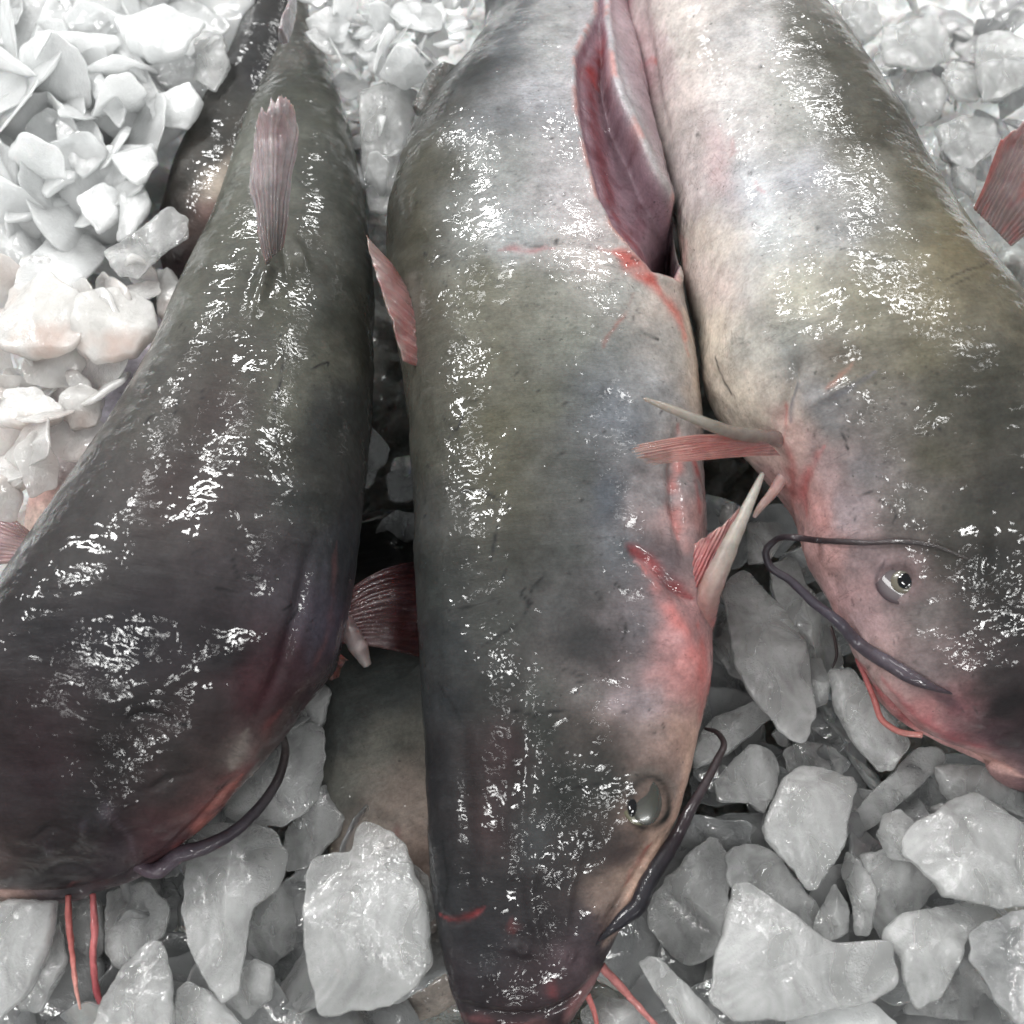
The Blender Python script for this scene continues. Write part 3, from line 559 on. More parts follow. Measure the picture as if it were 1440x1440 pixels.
blob(fr, 1330,976,26,11,28,(70,58,70),.75); blob(fr, 1262,816,36,34,0,(104,86,92),.5); stroke(fr, [(1248,790),(1236,806),(1236,826),(1250,842)], 4, (60,42,52), .8)
crease(fr, [(884,-20),(890,60),(900,120),(916,190),(938,260),(950,300)], 10, .0045); crease(fr, [(902,-20),(910,60),(925,140),(945,220)], 8, -.0022)
crease(fr, [(1120,500),(1112,540),(1100,580),(1092,620)], 7, -.0030); crease(fr, [(1230,520),(1180,545),(1140,570),(1115,600)], 8, .0016)
crease(fr, [(1165,610),(1140,650),(1128,700),(1135,760)], 7, -.0014); push(fr, 1262,816,36,32,0,.0014); push(fr, 1262,816,23,21,0,-.0035,2)
crease(fr, [(1205,925),(1225,965),(1255,1000),(1290,1032),(1350,1058),(1420,1080)], 5, -.0030); crease(fr, [(1238,940),(1275,985),(1320,1022),(1400,1052)], 10, .0018)
crease(fr, [(1390,560),(1398,700),(1405,850)], 16, -.0012); push(fr, 1200,480,60,20,-10,.0012); push(fr, 1345,1000,12,10,0,.0012); push(fr, 1200,400,40,80,-30,.0012)
for k in range(9):
    y = 330+k*15; crease(fr, [(1050+k*3, y+8), (1085+k*3, y), (1120+k*3, y-2)], 5, .0005)
finish(fr, 'body', RIGHTF, SKIN, 1.5)

# ------------------------------------------------------------------ eyes
def dome(name, c, n, r, depth, mat, parent, squash=1.0, ang=0.0, col=None):
    n = n/np.linalg.norm(n); a = np.cross(n, [0, 1, 0]); a /= np.linalg.norm(a); b = np.cross(n, a)
    ca, sa = math.cos(ang), math.sin(ang); a, b = a*ca+b*sa, -a*sa+b*ca
    nu, nv = 26, 48; ph = np.linspace(0.001, math.pi*.999, nu); th = np.linspace(0, 2*math.pi, nv, endpoint=False)
    V = c+r*np.sin(ph)[:, None, None]*(a*np.cos(th)[None, :, None]*squash+b*np.sin(th)[None, :, None])+n*(np.cos(ph)*depth)[:, None, None]
    o = mesh_obj(name, V.reshape(-1, 3), grid_faces(nu, nv, True), mat, parent, col)
    return o
def glassy(name, col, rough=.1):
    m = simple(name, col, rough, 1.0, .1); return m
M_IRIS = glassy('eye_iris', tuple(lin((104,100,88))), .3); M_PUP = glassy('eye_pupil', (.004, .004, .005), .05); M_SOC = glassy('eye_socket_skin', tuple(lin((66,54,58))), .35); M_SOC.node_tree.nodes['Principled BSDF'].inputs['Coat Weight'].default_value = .25
M_GOLD = glassy('cloudy_iris', tuple(lin((84,82,60))), .3)
m, nt, b = newmat('cloudy_cornea'); b.inputs['Base Color'].default_value = (*lin((60,61,57)), 1)
setin(b, Roughness=.3, Coat_Weight=.6, Coat_Roughness=.12, Subsurface_Weight=.1, Subsurface_Scale=.002, Alpha=.75); M_CORN = m
c, n = surf(fr, 1262, 816)
px1 = .5/1617
n2 = n*.3+(CAM-c)/np.linalg.norm(CAM-c)
eyeS = dome('eye', c+n*.0003, n2, 29*px1, .0008, M_SOC, RIGHTF, .95)
ce = ptz(1271, 817, c[2]+.0006); dirc = (CAM-ce)/np.linalg.norm(CAM-ce)
dome('iris', ce, dirc, 15*px1, .0018, M_IRIS, eyeS, 1.0); dome('pupil', ce+dirc*.0011+np.array([.0003, 0, 0]), dirc, 10*px1, .0011, M_PUP, eyeS, .95)
c, n = surf(fm, 905, 1125); n2 = n*.6+(CAM-c)/np.linalg.norm(CAM-c)*.6
eyeM = dome('eye', c-n*.0012, n2, 31*px1, .0007, M_GOLD, MID, .72, .1)
dome('pupil', ptz(889, 1134, c[2]-.0008), n2, 12*px1, .0009, M_PUP, eyeM, .45); dome('cornea', ptz(908, 1127, c[2]-.0013), n2, 27*px1, .0009, M_CORN, eyeM, .70, .1)

# ------------------------------------------------------------------ barbels
def on(f, x, y, dz=0.0): p, n = surf(f, x, y); return p+n*dz
def bar(fish, parent, pts, cols, seed=0, wob=.08):
    """pts (px,py,z or 's' for on the body surface, radius px)"""
    rows = []
    for i_, (x, y, z, r) in enumerate(pts):
        if isinstance(z, str): p = on(fish, x, y, (r*px1*.7+.0004) if i_ else -r*px1*1.2)
        elif isinstance(z, tuple): p = ptz(x, y, zl+z[0])
        else: p = ptz(x, y, z)
        zl = p[2]
        rows.append((*p, r*px1*.80))
    return tube('barbel', rows, SKIN, parent, cols, n=160, seed=seed, wob=wob)
# right fish: loop lying across the head
bar(fr, RIGHTF, [(1338,980,'s',1.5),(1312,966,'s',5),(1285,952,'s',10),(1250,930,'s',11),(1212,902,'s',10),(1180,875,.052,8.5),(1145,848,.050,7.5),(1110,815,.050,6.5),(1082,795,.050,6),(1077,775,.052,5.5),(1090,760,.056,5),(1118,756,.066,5),(1150,757,'s',4.8),(1180,760,'s',4.6),(1220,764,'s',4),(1268,763,'s',4),(1310,768,'s',3),(1370,785,'s',2)],
    [(70,58,66),(72,64,74),(66,60,72),(50,44,52),(52,42,46),(66,58,60),(70,66,64)], 1)
bar(fr, RIGHTF, [(1205,925,.03,4),(1230,985,.03,4.5),(1240,1012,.028,4.5),(1262,1028,.028,5),(1298,1034,.03,5)], [(140,60,64),(176,86,80),(186,112,102)], 2, .25)
bar(fr, RIGHTF, [(1168,880,.02,2.5),(1174,900,.018,2.5),(1176,925,.016,2.2),(1170,940,.014,1.5)], [(60,44,44),(40,32,32)], 3)
# middle fish
bar(fm, MID, [(840,1332,'s',1.5),(852,1312,'s',5),(870,1290,'s',10),(890,1268,'s',13),(912,1240,(.001,),13),(932,1208,(.001,),12),(952,1175,(.0,),10.5),(970,1140,(.0,),9),(990,1105,(-.001,),7),(1008,1070,(-.002,),6),(1018,1045,(-.003,),5),(1008,1030,(-.004,),4),(990,1024,(-.005,),2.5)],
    [(36,34,40),(40,38,46),(34,32,38),(44,34,40),(60,50,54),(66,56,58),(58,50,52)], 4)
bar(fm, MID, [(845,1358,.010,7),(870,1385,.006,6),(895,1412,.004,5),(930,1450,.002,4)], [(200,112,108),(190,104,98)], 5, .3); bar(fm, MID, [(826,1398,.008,5),(836,1425,.004,4),(842,1460,.0,3.5)], [(225,110,104),(215,95,90)], 6)
# left fish
bar(fl, LEFT, [(190,1225,'s',9),(215,1217,'s',12),(250,1203,(.0,),12.5),(285,1192,(.0,),11.5),(325,1172,(.0,),9.5),(365,1135,(.0,),8.5),(390,1098,(.0,),7.5),(401,1060,(-.001,),6.5),(397,1035,.028,5),(388,1022,.024,4)],
    [(90,70,84),(84,72,84),(64,56,66),(52,46,52),(56,48,48),(60,52,50)], 7)
bar(fl, LEFT, [(130,1256,.012,4.5),(133,1300,.010,5.2),(131,1350,.008,5),(136,1395,.007,4.5),(145,1425,.006,4.5),(155,1455,.005,4)], [(176,70,74),(196,92,92),(150,50,58),(120,34,44)], 8, .35)
bar(fl, LEFT, [(96,1258,.012,4.5),(97,1300,.010,5),(102,1345,.008,4),(107,1390,.007,3),(113,1420,.006,1.6)], [(186,84,78),(196,92,84),(200,140,126)], 9, .35)

# ------------------------------------------------------------------ fins
# left fish dorsal fin standing on its ridge, adipose fin, pectoral fin
fin('dorsal_fin', [(376,372,.080),(381,362,.083),(387,354,.084),(394,346,.083)], [(352,230,.104),(362,165,.116),(388,130,.120),(415,150,.112),(412,215,.104)], LEFT,
    dict(along=[(80,72,70),(120,104,106),(160,142,146),(165,150,152)], ray=(190,176,176), ray_a=.45, red=(150,105,115), red_a=.4), rays=8, mid=[(352,285,.092),(366,285,.100),(390,285,.102),(410,280,.098)], ragged=.07, seed=2, thick=.0011, ray_amp=.0006)
fin('adipose_fin', [(398,62,.060),(408,30,.056),(412,-20,.05)], [(390,40,.068),(404,8,.066),(412,-30,.058)], LEFT, dict(along=[(120,110,114),(150,138,144)], ray_a=.1), rays=3, ragged=0.02, seed=3, thick=.0022, ray_amp=.0004)
fin('pectoral_fin', [(470,850,.030),(474,875,.028),(468,905,.026)], [(585,790,.020),(600,860,.014),(590,925,.010)], LEFT,
    dict(along=[(120,50,54),(84,30,36),(70,28,34)], ray=(110,50,54), ray_a=.4), rays=9, ragged=.05, seed=4, mid=[(520,795,.036),(530,850,.03),(528,905,.024)])
tube('fin_spine', [(*ptz(478,865,.036), .003), (*ptz(492,890,.040), .0035), (*ptz(506,915,.040), .0032), (*ptz(517,938,.038), .0015)], FINM, LEFT, [(120,92,92),(130,105,105),(150,135,130)], wob=.3, n=60)
fin('skin_flap', [(440,915,.032),(452,905,.034),(470,915,.032)], [(455,945,.020),(475,952,.018),(492,930,.02)], LEFT, dict(along=[(205,150,140),(175,90,84),(110,60,56)], ray_a=.1), rays=3, ragged=.1, seed=5, curl=.003)
fin('tail_fin', [(415,-325,.012),(428,-330,.02),(440,-325,.012)], [(370,-560,.004),(430,-500,.012),(490,-560,.004)], LEFT, dict(along=[(80,78,72),(70,66,62)], ray_a=.3), rays=18)
fin('pectoral_fin', [(40,745,.012),(46,765,.012),(30,790,.012)], [(-30,690,.010),(-50,740,.008),(-40,800,.006)], LEFT, dict(along=[(165,120,118),(150,95,98),(140,84,88)], ray=(180,120,118), ray_a=.4), rays=8, seed=6)
# middle fish
fin('dorsal_fin', [(584,515,.066),(588,480,.068),(586,445,.068),(578,412,.064)], [(566,508,.070),(545,440,.078),(528,385,.082),(514,330,.084)], MID,
    dict(along=[(120,70,66),(170,96,92),(160,140,132)], ray=(165,80,80), ray_a=.4, red=(160,60,60), red_a=.5), rays=6, ragged=.06, seed=7, thick=.0014)
fin('adipose_fin', [(640,92,.056),(615,125,.060),(592,165,.062)], [(622,86,.064),(600,108,.066),(580,150,.066)], MID, dict(along=[(84,82,74),(70,68,60)], ray_a=.1), rays=3, ragged=.02, seed=8, thick=.003, ray_amp=.0003)
def spine(parent, pts, cols, seed=0):
    return tube('fin_spine', [(*ptz(x, y, z), r*px1*.64) for x, y, z, r in pts], FINM, parent, cols, n=120, wob=.09, seed=seed)
pf = fin('pectoral_fin', [(962,800,.060),(975,825,.058),(988,850,.054)], [(975,765,.062),(1018,735,.066),(1060,690,.068)], MID, dict(along=[(175,40,45),(190,60,62),(200,140,130)], ray=(215,120,110), ray_a=.4, red=(150,24,32), red_a=.7), rays=6, ragged=.1, seed=9)
spine(MID, [(988,905,.030,12),(988,872,.044,25),(1000,826,.060,22),(1024,772,.067,17),(1048,720,.070,11),(1066,680,.071,7),(1073,664,.071,4)], [(222,110,108),(210,112,110),(190,150,138),(180,170,156),(190,184,172),(200,195,182)], 3)
fin('skin_flap', [(960,620,.060),(955,690,.060),(965,770,.058)], [(978,610,.05),(988,690,.05),(980,780,.05)], MID, dict(along=[(200,150,142),(195,120,114),(215,170,160)], ray=(190,70,66), ray_a=.4), rays=4, seed=10, ragged=.02)
fin('tail_fin', [(748,-355,.012),(768,-360,.02),(790,-355,.012)], [(690,-600,.004),(768,-540,.012),(850,-600,.004)], MID, dict(along=[(80,78,72),(70,66,62)], ray_a=.3), rays=18)
# right fish: pectoral fin draped over the middle fish
fin('pectoral_fin', [(1040,612,.086),(1078,622,.080),(1096,640,.074)], [(884,628,.088),(893,645,.086),(912,655,.083)], RIGHTF,
    dict(along=[(150,100,100),(200,112,104),(205,125,112),(170,140,128)], ray=(215,150,138), ray_a=.35, red=(190,66,60), red_a=.5), rays=7, ragged=.10, seed=11, mid=[(975,606,.090),(985,628,.087),(1005,640,.084)], thick=.0012)
spine(RIGHTF, [(1132,632,.046,5),(1106,620,.066,15),(1065,614,.082,14),(1030,608,.088,12),(1000,598,.092,11),(960,582,.094,9),(925,568,.095,6),(904,560,.095,3)], [(196,140,142),(150,116,120),(132,112,112),(130,118,108),(135,125,112),(150,140,124),(165,150,130)], 5)
spine(RIGHTF, [(1122,640,.060,12),(1105,665,.056,13),(1085,695,.052,10),(1068,715,.050,7),(1060,728,.048,4)], [(215,150,142),(210,160,150),(190,165,155)], 6)
fin('dorsal_fin', [(1372,290,.100),(1398,318,.100),(1425,345,.098)], [(1408,195,.130),(1470,150,.140),(1530,260,.130)], RIGHTF,
    dict(along=[(90,60,62),(135,90,90),(165,120,118)], ray=(185,150,145), ray_a=.45, edge=(190,60,50), edge_a=.9, red=(170,50,48), red_a=.6), rays=9, ragged=.08, seed=12, thick=.0016)
fin('tail_fin', [(850,-415,.014),(876,-425,.02),(905,-435,.012)], [(780,-640,.004),(870,-600,.012),(970,-660,.004)], RIGHTF, dict(along=[(120,118,108),(100,96,88)], ray_a=.3), rays=18)

# ------------------------------------------------------------------ fish buried in the ice
UNDER = thing('catfish', 'half buried pale grey catfish under the ice between the left and middle heads', 'catfish', group='catfish laid out on ice')
fu = build_body([(470,780,600,760,.9),(440,860,640,830,.95),(435,960,680,900,.95),(440,1060,700,980,.9),(455,1180,720,1080,.85),(480,1300,720,1200,.75),(520,1400,700,1300,.6)], .52, -.030, .02, .02, 300, 200)
base_colour(fu, [(540,960,(74,80,78)),(480,1020,(80,84,82)),(560,1050,(120,118,108)),(500,1100,(112,112,104)),(570,1130,(150,132,120)),(540,1200,(165,150,138)),(580,1220,(150,125,112)),(500,1000,(70,74,72)),(560,1300,(170,160,150)),(500,880,(40,40,40))], .72)
stroke(fu, [(560,1150),(556,1180),(560,1195)], 5, (150,70,70), .6)
finish(fu, 'body', UNDER, SKIN)
BURI = thing('catfish', 'black backed catfish mostly buried in ice at the top left', 'catfish', group='catfish laid out on ice')
fb = build_body([(370,-120,440,-120,.9),(350,-20,430,0,1),(325,60,425,90,1),(290,130,405,170,1),(250,210,380,250,1),(225,290,360,340,.9),(215,340,330,400,.7),(230,390,300,430,.5)], .80, -.002, .02, .012, 300, 200)
base_colour(fb, [(350,60,(44,44,44)),(380,110,(40,40,46)),(300,180,(50,50,46)),(260,230,(60,58,54)),(260,280,(56,54,50)),(320,240,(150,138,124)),(310,290,(120,90,84)),(290,320,(74,60,56)),(260,360,(70,52,54)),(340,170,(60,60,56))], 1.0)
finish(fb, 'body', BURI, SKIN)
PALE = thing('catfish', 'pale lavender catfish belly showing under the left edge of the leftmost fish', 'catfish', group='catfish laid out on ice')
fp = build_body([(175,470,330,520,.8),(120,545,330,600,.9),(70,610,320,680,.95),(45,680,280,760,.9),(30,750,220,850,.8),(20,820,160,900,.7)], .42, -.028, .02, .02, 200, 160)
base_colour(fp, [(120,600,(205,195,205)),(160,580,(190,185,200)),(100,650,(215,205,205)),(60,700,(205,160,150)),(50,770,(225,195,180)),(30,820,(220,205,190))], 1.0)
finish(fp, 'body', PALE, SKIN)

# ------------------------------------------------------------------ ice
def ice_mesh(P, n, thick, seed, K=16, M=130, edge=.35):
    """P outline (k,3) roughly planar; n plane normal; a rounded irregular slab"""
    P = np.asarray(P, float); n = n/np.linalg.norm(n)
    for _ in range(1):
        Q = []
        for i in range(len(P)):
            a, b = P[i], P[(i+1) % len(P)]; Q += [a*.94+b*.06, a*.06+b*.94]
        P = np.array(Q)
    d = np.concatenate([[0], np.cumsum(np.linalg.norm(np.diff(np.vstack([P, P[:1]]), axis=0), axis=1))])
    s = np.linspace(0, d[-1], M, endpoint=False); PP = np.vstack([P, P[:1]])
    O = np.stack([np.interp(s, d, PP[:, k]) for k in range(3)], 1)
    c = O.mean(0); size = np.linalg.norm(O-c, axis=1).mean()
    r = 1+.05*noise(O/size*3.0, seed)[:, None]+.045*noise(O*300, seed+2)[:, None]+.020*noise(O*800, seed+3)[:, None]
    O = c+(O-c)*r
    top = 1-np.linspace(0, 1, K)**1.6; top = 1-top      # 0..1 towards the edge
    sc = 1-(1-np.linspace(0, 1, K))**2.2
    V = []
    for side in (1, -1):
        seq = range(K) if side > 0 else range(K-2, -1, -1)
        for k in seq:
            q = sc[k]; h = (1-q**12)**.6*thick*.5
            V.append(c+(O-c)*max(q*(1 if side > 0 else 1-edge*.25*(1-q)), .004)+n*side*h)
    V = np.array(V); nu = len(V); G = V.reshape(-1, 3)
    N = vnormals(G, nu, M)
    if (N*(G-c)).sum() < 0: N = -N
    # broken facets: planes cut the top and the underside of the slab
    rf = random.Random(seed*7+1); e1 = np.cross(n, [.3, .8, .1]); e1 /= np.linalg.norm(e1); e2 = np.cross(n, e1)
    hgt = (G-c)@n; a1 = (G-c)@e1; a2 = (G-c)@e2; base = G-hgt[:, None]*n; new = hgt.copy()
    for sgn in (1, -1):
        lim = np.full(len(G), thick*.5)
        for q_ in range(5):
            an = rf.uniform(0, 6.283); sl = math.tan(math.radians(rf.uniform(6, 38)))*min(1.0, thick/size*2.2); k0 = rf.uniform(.35, 1.0)*thick*.5
            lim = np.minimum(lim, k0+sl*size*rf.uniform(.05, .5)-sl*(a1*math.cos(an)+a2*math.sin(an)))
        lim = np.maximum(lim, thick*.07); m_ = hgt*sgn > 0
        new = np.where(m_, sgn*np.minimum(np.abs(hgt), lim), new)
    G = base+new[:, None]*n
    Gg = G.reshape(nu, M, 3)
    for _ in range(2):
        a_ = Gg.copy(); a_[1:-1] = (Gg[:-2]+Gg[2:]+2*Gg[1:-1])/4; a_ = (np.roll(a_, 1, 1)+np.roll(a_, -1, 1)+2*a_)/4; Gg = a_
    G = Gg.reshape(-1, 3)
    nn = noise(G/size*.9, seed+5)*thick*.05+noise(G*150, seed+8)*.00030+noise(G*420, seed+9)*.00028
    G = G+N*nn[:, None]
    return G, grid_faces(nu, M, True)
def ice(poly, z, tx, ty, thick, label, mat=None, group='ice chunks round the fish', seed=0, name='ice_chunk'):
    A = np.asarray(poly, float); w = at(A[:, 0], A[:, 1], z); c = w.mean(0)
    for _ in range(3):
        zz = z+tx*(w[:, 0]-c[0])+ty*(w[:, 1]-c[1]); w = at(A[:, 0], A[:, 1], zz)
    n = np.array([-tx, -ty, 1.0]); n /= np.linalg.norm(n)
    w = w-n*thick*.5
    V, F = ice_mesh(w, n, thick, seed)
    cc = V.mean(0)
    o = mesh_obj(name, V-cc, F, mat or ICE)
    o.location = cc
    return tag(o, label, 'ice', group)

T = [ # poly, z, tx, ty, thickness, label   (bottom-most first)
 ([(986,1182),(1009,1175),(1027,1205),(1024,1287),(1009,1340),(975,1359),(945,1347),(911,1310),(907,1269)], .004, .2, .1, .010, 'dim rounded ice slab under the middle fish barbel'),
 ([(1001,1010),(1087,972),(1099,999),(1024,1062),(979,1081),(970,1062)], .006, .1, .1, .012, 'ridged ice bar touching the tip of the middle fish barbel'),
 ([(1005,1100),(1057,1047),(1087,1051),(1102,1081),(1095,1111),(1076,1149),(1054,1130),(1009,1130)], .008, .0, .2, .010, 'smooth oval ice chunk left of the thick pointed chunk'),
 ([(1102,1059),(1125,1040),(1177,1051),(1204,1074),(1180,1100),(1110,1090)], .002, 0, .2, .008, 'dull ice sliver just behind the thick pointed chunk'),
 ([(1125,921),(1158,921),(1171,954),(1167,987),(1142,996),(1121,958)], .008, .1, 0, .010, 'small round ice chunk below the right fish barbel loop'),
 ([(1087,787),(1125,779),(1137,808),(1179,875),(1196,929),(1175,946),(1154,992),(1142,900),(1100,846)], .004, -.2, 0, .010, 'shaded ice slab inside the right fish barbel loop'),
 ([(1004,862),(1033,887),(1054,962),(1025,946),(1000,908)], .002, .3, 0, .008, 'thin ice sliver against the middle fish gill'),
 ([(1054,733),(1100,733),(1104,758),(1083,792),(1054,792)], .004, 0, .2, .008, 'small ice block under the two crossed pectoral spines'),
 ([(1015,708),(1033,704),(1029,746),(1012,767),(1000,767)], .016, .3, 0, .006, 'narrow ice finger beside the red pectoral membrane'),
 ([(1037,792),(1054,790),(1108,846),(1142,900),(1158,992),(1146,1033),(1121,1037),(1096,1008),(1054,954),(1037,917),(1021,817)], .018, -.15, -.2, .013, 'long leaf shaped ice slab between middle gill and right mouth'),
 ([(1294,1048),(1335,1051),(1338,1068),(1237,1160),(1204,1175),(1196,1152),(1237,1105)], .004, .1, .1, .013, 'long ice stick pointing up to the right fish mouth'),
 ([(1173,942),(1200,933),(1233,975),(1267,1017),(1292,1042),(1267,1083),(1242,1083),(1208,1042),(1183,996)], .012, -.1, .1, .012, 'broad ice slab tucked under the right fish lip'),
 ([(1320,1081),(1350,1074),(1450,1092),(1470,1165),(1399,1130),(1376,1124),(1342,1139),(1327,1111)], .006, 0, .3, .012, 'flat ice slab directly under the right fish chin'),
 ([(1215,1201),(1260,1194),(1305,1227),(1327,1254),(1285,1300),(1249,1330),(1234,1310),(1226,1250)], .006, 0, .2, .012, 'pale ice chunk between the two largest right hand chunks'),
 ([(1267,1136),(1286,1152),(1297,1175),(1286,1212),(1252,1209),(1234,1175),(1245,1145)], .012, .2, .1, .010, 'small rounded ice chunk right of the thick pointed chunk'),
 ([(1189,1197),(1207,1205),(1234,1254),(1222,1314),(1200,1317),(1196,1269),(1181,1224)], .008, .4, 0, .009, 'narrow upright ice shard below the thick pointed chunk'),
 ([(1147,1291),(1177,1239),(1196,1276),(1196,1314),(1170,1325),(1144,1315)], .010, .1, 0, .009, 'small teardrop ice shard above the big triangular chunk'),
 ([(1039,1182),(1072,1181),(1102,1201),(1147,1261),(1190,1310),(1130,1330),(1060,1270),(1029,1240),(1026,1197)], .010, -.1, -.1, .013, 'grey sloping ice slab behind the big triangular chunk'),
 ([(1275,1430),(1297,1390),(1361,1340),(1399,1390),(1440,1440),(1331,1435)], .004, 0, .1, .012, 'flat ice chunk low at the right below a pointed one'),
 ([(1249,1299),(1275,1280),(1395,1254),(1412,1280),(1369,1306),(1361,1340),(1331,1396),(1297,1415),(1279,1392),(1269,1336),(1245,1317)], .020, .05, -.2, .013, 'tooth shaped ice chunk pointing down at the lower right'),
 ([(1342,1119),(1376,1104),(1399,1119),(1450,1150),(1480,1210),(1460,1268),(1414,1272),(1331,1257),(1324,1242),(1279,1197),(1271,1171)], .026, .1, -.1, .016, 'large frosty ice chunk below the right fish chin'),
 ([(1132,1066),(1211,1081),(1214,1100),(1200,1149),(1200,1175),(1159,1246),(1140,1242),(1080,1171),(1078,1152),(1095,1111),(1110,1081)], .026, 0, -.15, .018, 'thick pointed ice chunk standing clear between two heads'),
 ([(1110,1440),(1121,1420),(1177,1405),(1230,1408),(1271,1441),(1260,1500),(1120,1500)], .018, 0, 0, .012, 'ice chunk cut by the bottom edge under the big triangle'),
 ([(1031,1235),(1057,1231),(1140,1295),(1181,1325),(1260,1321),(1269,1336),(1271,1392),(1219,1411),(1110,1434),(1031,1437),(1001,1407),(1009,1344),(1024,1287)], .028, 0, -.05, .016, 'big triangular ice chunk at the bottom right of centre'),
 ([(1450,1272),(1388,1291),(1371,1310),(1369,1347),(1399,1392),(1445,1450),(1520,1440),(1520,1280)], .032, .1, -.1, .016, 'bright white ice chunk cut by the lower right edge'),
 ([(911,1344),(934,1347),(975,1392),(1030,1450),(1020,1480),(960,1450),(908,1372),(900,1355)], .022, 0, 0, .012, 'finger shaped ice stick right of the middle fish snout'),
 ([(815,1420),(845,1398),(893,1408),(925,1440),(890,1480),(830,1470)], .004, 0, 0, .010, 'small ice chunk below the middle fish chin barbels'),
 # lower left
 ([(354,1275),(400,1233),(421,1233),(425,1325),(375,1364),(342,1342)], -.004, 0, .1, .010, 'dark recessed ice chunk between two bright slabs at lower left'),
 ([(83,1265),(137,1265),(142,1342),(112,1372),(79,1390),(72,1312)], .000, 0, .1, .010, 'dull ice chunk behind the two hanging red barbels'),
 ([(142,1255),(200,1240),(232,1275),(225,1317),(167,1372),(142,1342)], .006, .1, .1, .011, 'rounded ice chunk just right of the red barbels'),
 ([(520,1215),(560,1200),(600,1230),(612,1290),(580,1300),(540,1260)], .014, .1, 0, .010, 'dull ice slab between the squarish slab and the middle fish'),
 ([(396,1167),(450,1100),(483,1104),(492,1129),(471,1175),(425,1221),(395,1228)], .004, .1, 0, .010, 'smooth oblong ice chunk beside the half buried fish'),
 ([(392,1440),(417,1395),(442,1378),(460,1430),(437,1470),(400,1470)], .004, .1, 0, .010, 'small ice chunk at the bottom under the squarish slab'),
 ([(337,1362),(358,1350),(382,1362),(378,1408),(342,1437),(308,1412)], .008, 0, .1, .010, 'small round ice chunk below the tall left slab'),
 ([(75,1290),(82,1350),(44,1425),(15,1420),(46,1371),(62,1315)], .010, .3, 0, .009, 'thin leaning ice shard beside the lower left corner chunk'),
 ([(-30,1262),(73,1262),(65,1317),(27,1395),(-30,1450)], .018, .1, 0, .014, 'bright ice chunk in the lower left corner under the chin'),
 ([(308,1146),(317,1100),(387,1030),(442,1012),(452,1025),(454,1067),(442,1121),(417,1146),(392,1167),(375,1165),(333,1160)], .012, .1, .1, .010, 'clear thin ice plate inside the left fish barbel curve'),
 ([(396,1030),(415,965),(440,946),(462,971),(450,1020),(420,1040)], .012, .2, .1, .007, 'glassy small ice plate under the left fish torn gill'),
 ([(242,1392),(258,1379),(292,1392),(340,1445),(320,1480),(235,1470)], .016, 0, 0, .011, 'blunt ice chunk at the bottom below the tall left slab'),
 ([(112,1452),(146,1379),(183,1333),(208,1315),(225,1325),(235,1383),(233,1470),(150,1480)], .022, .1, -.1, .013, 'bright pointed ice shard right of the red barbels at the bottom'),
 ([(250,1246),(262,1168),(300,1150),(367,1154),(392,1171),(400,1200),(392,1242),(350,1275),(342,1325),(329,1400),(308,1408),(267,1354),(250,1287)], .020, .0, -.1, .013, 'tall ice slab directly under the left fish dark barbel'),
 ([(425,1217),(450,1196),(492,1192),(496,1158),(508,1146),(537,1158),(571,1179),(583,1217),(602,1262),(608,1350),(560,1410),(446,1430),(437,1371),(419,1317)], .026, -.05, -.1, .015, 'largest squarish ice slab left of the middle fish snout'),
 # top right
 ([(1176,-10),(1238,-5),(1250,30),(1218,55),(1190,30)], .030, 0, .2, .014, 'ice chunk at the top edge against the right fish back'),
 ([(1252,83),(1315,97),(1339,115),(1329,153),(1297,167),(1263,118)], .030, .1, .1, .014, 'ice chunk beside the right fish back below a flat bright one'),
 ([(1342,73),(1377,83),(1384,132),(1349,125),(1330,97)], .036, 0, .1, .012, 'small wedge of ice between two bright upper right chunks'),
 ([(1322,167),(1356,149),(1405,153),(1412,187),(1370,228),(1329,208)], .034, .1, 0, .015, 'blocky clear ice chunk left of the right dorsal fin'),
 ([(1342,222),(1384,215),(1376,268),(1352,248)], .030, 0, 0, .012, 'small ice bit at the foot of the right dorsal fin'),
 ([(1249,24),(1315,7),(1342,28),(1346,66),(1315,83),(1252,76),(1245,45)], .042, 0, .1, .016, 'flat bright ice chunk in the upper right between others'),
 ([(1377,31),(1419,24),(1460,42),(1460,100),(1415,121),(1388,128),(1377,83)], .046, .1, 0, .016, 'shield shaped ice chunk near the top right corner'),
 # left heap
 ([(140,190),(212,190),(216,215),(186,245),(165,232)], .052, .1, -.2, .012, 'bright little triangular ice chunk in the upper left heap'),
 ([(62,130),(85,120),(120,150),(145,205),(105,243),(75,200)], .044, .2, .1, .012, 'leaf shaped ice shard left of the bright little triangle'),
 ([(98,270),(140,245),(165,265),(160,300),(132,322)], .042, 0, .1, .012, 'heart shaped ice chunk below the bright little triangle'),
 ([(166,262),(192,250),(204,275),(180,320),(155,330)], .044, .3, 0, .010, 'slim ice shard touching the heart shaped chunk'),
 ([(195,130),(262,105),(280,135),(255,170),(210,165)], .050, .1, .1, .014, 'wide ice chunk beside the buried black fish'),
 ([(95,60),(125,80),(170,145),(160,175),(130,140)], .050, .3, .1, .010, 'long slanting ice stick in the upper left heap'),
 ([(145,40),(175,40),(215,120),(200,140),(160,90)], .046, .3, .1, .010, 'second slanting ice stick right of the longest one'),
 ([(150,5),(230,-10),(285,10),(250,50),(205,57),(170,40)], .058, 0, -.1, .018, 'broad snowy lump at the top edge of the left heap'),
 ([(270,30),(310,40),(320,80),(300,120),(270,100)], .044, 0, 0, .010, 'dim ice plate against the buried black tail'),
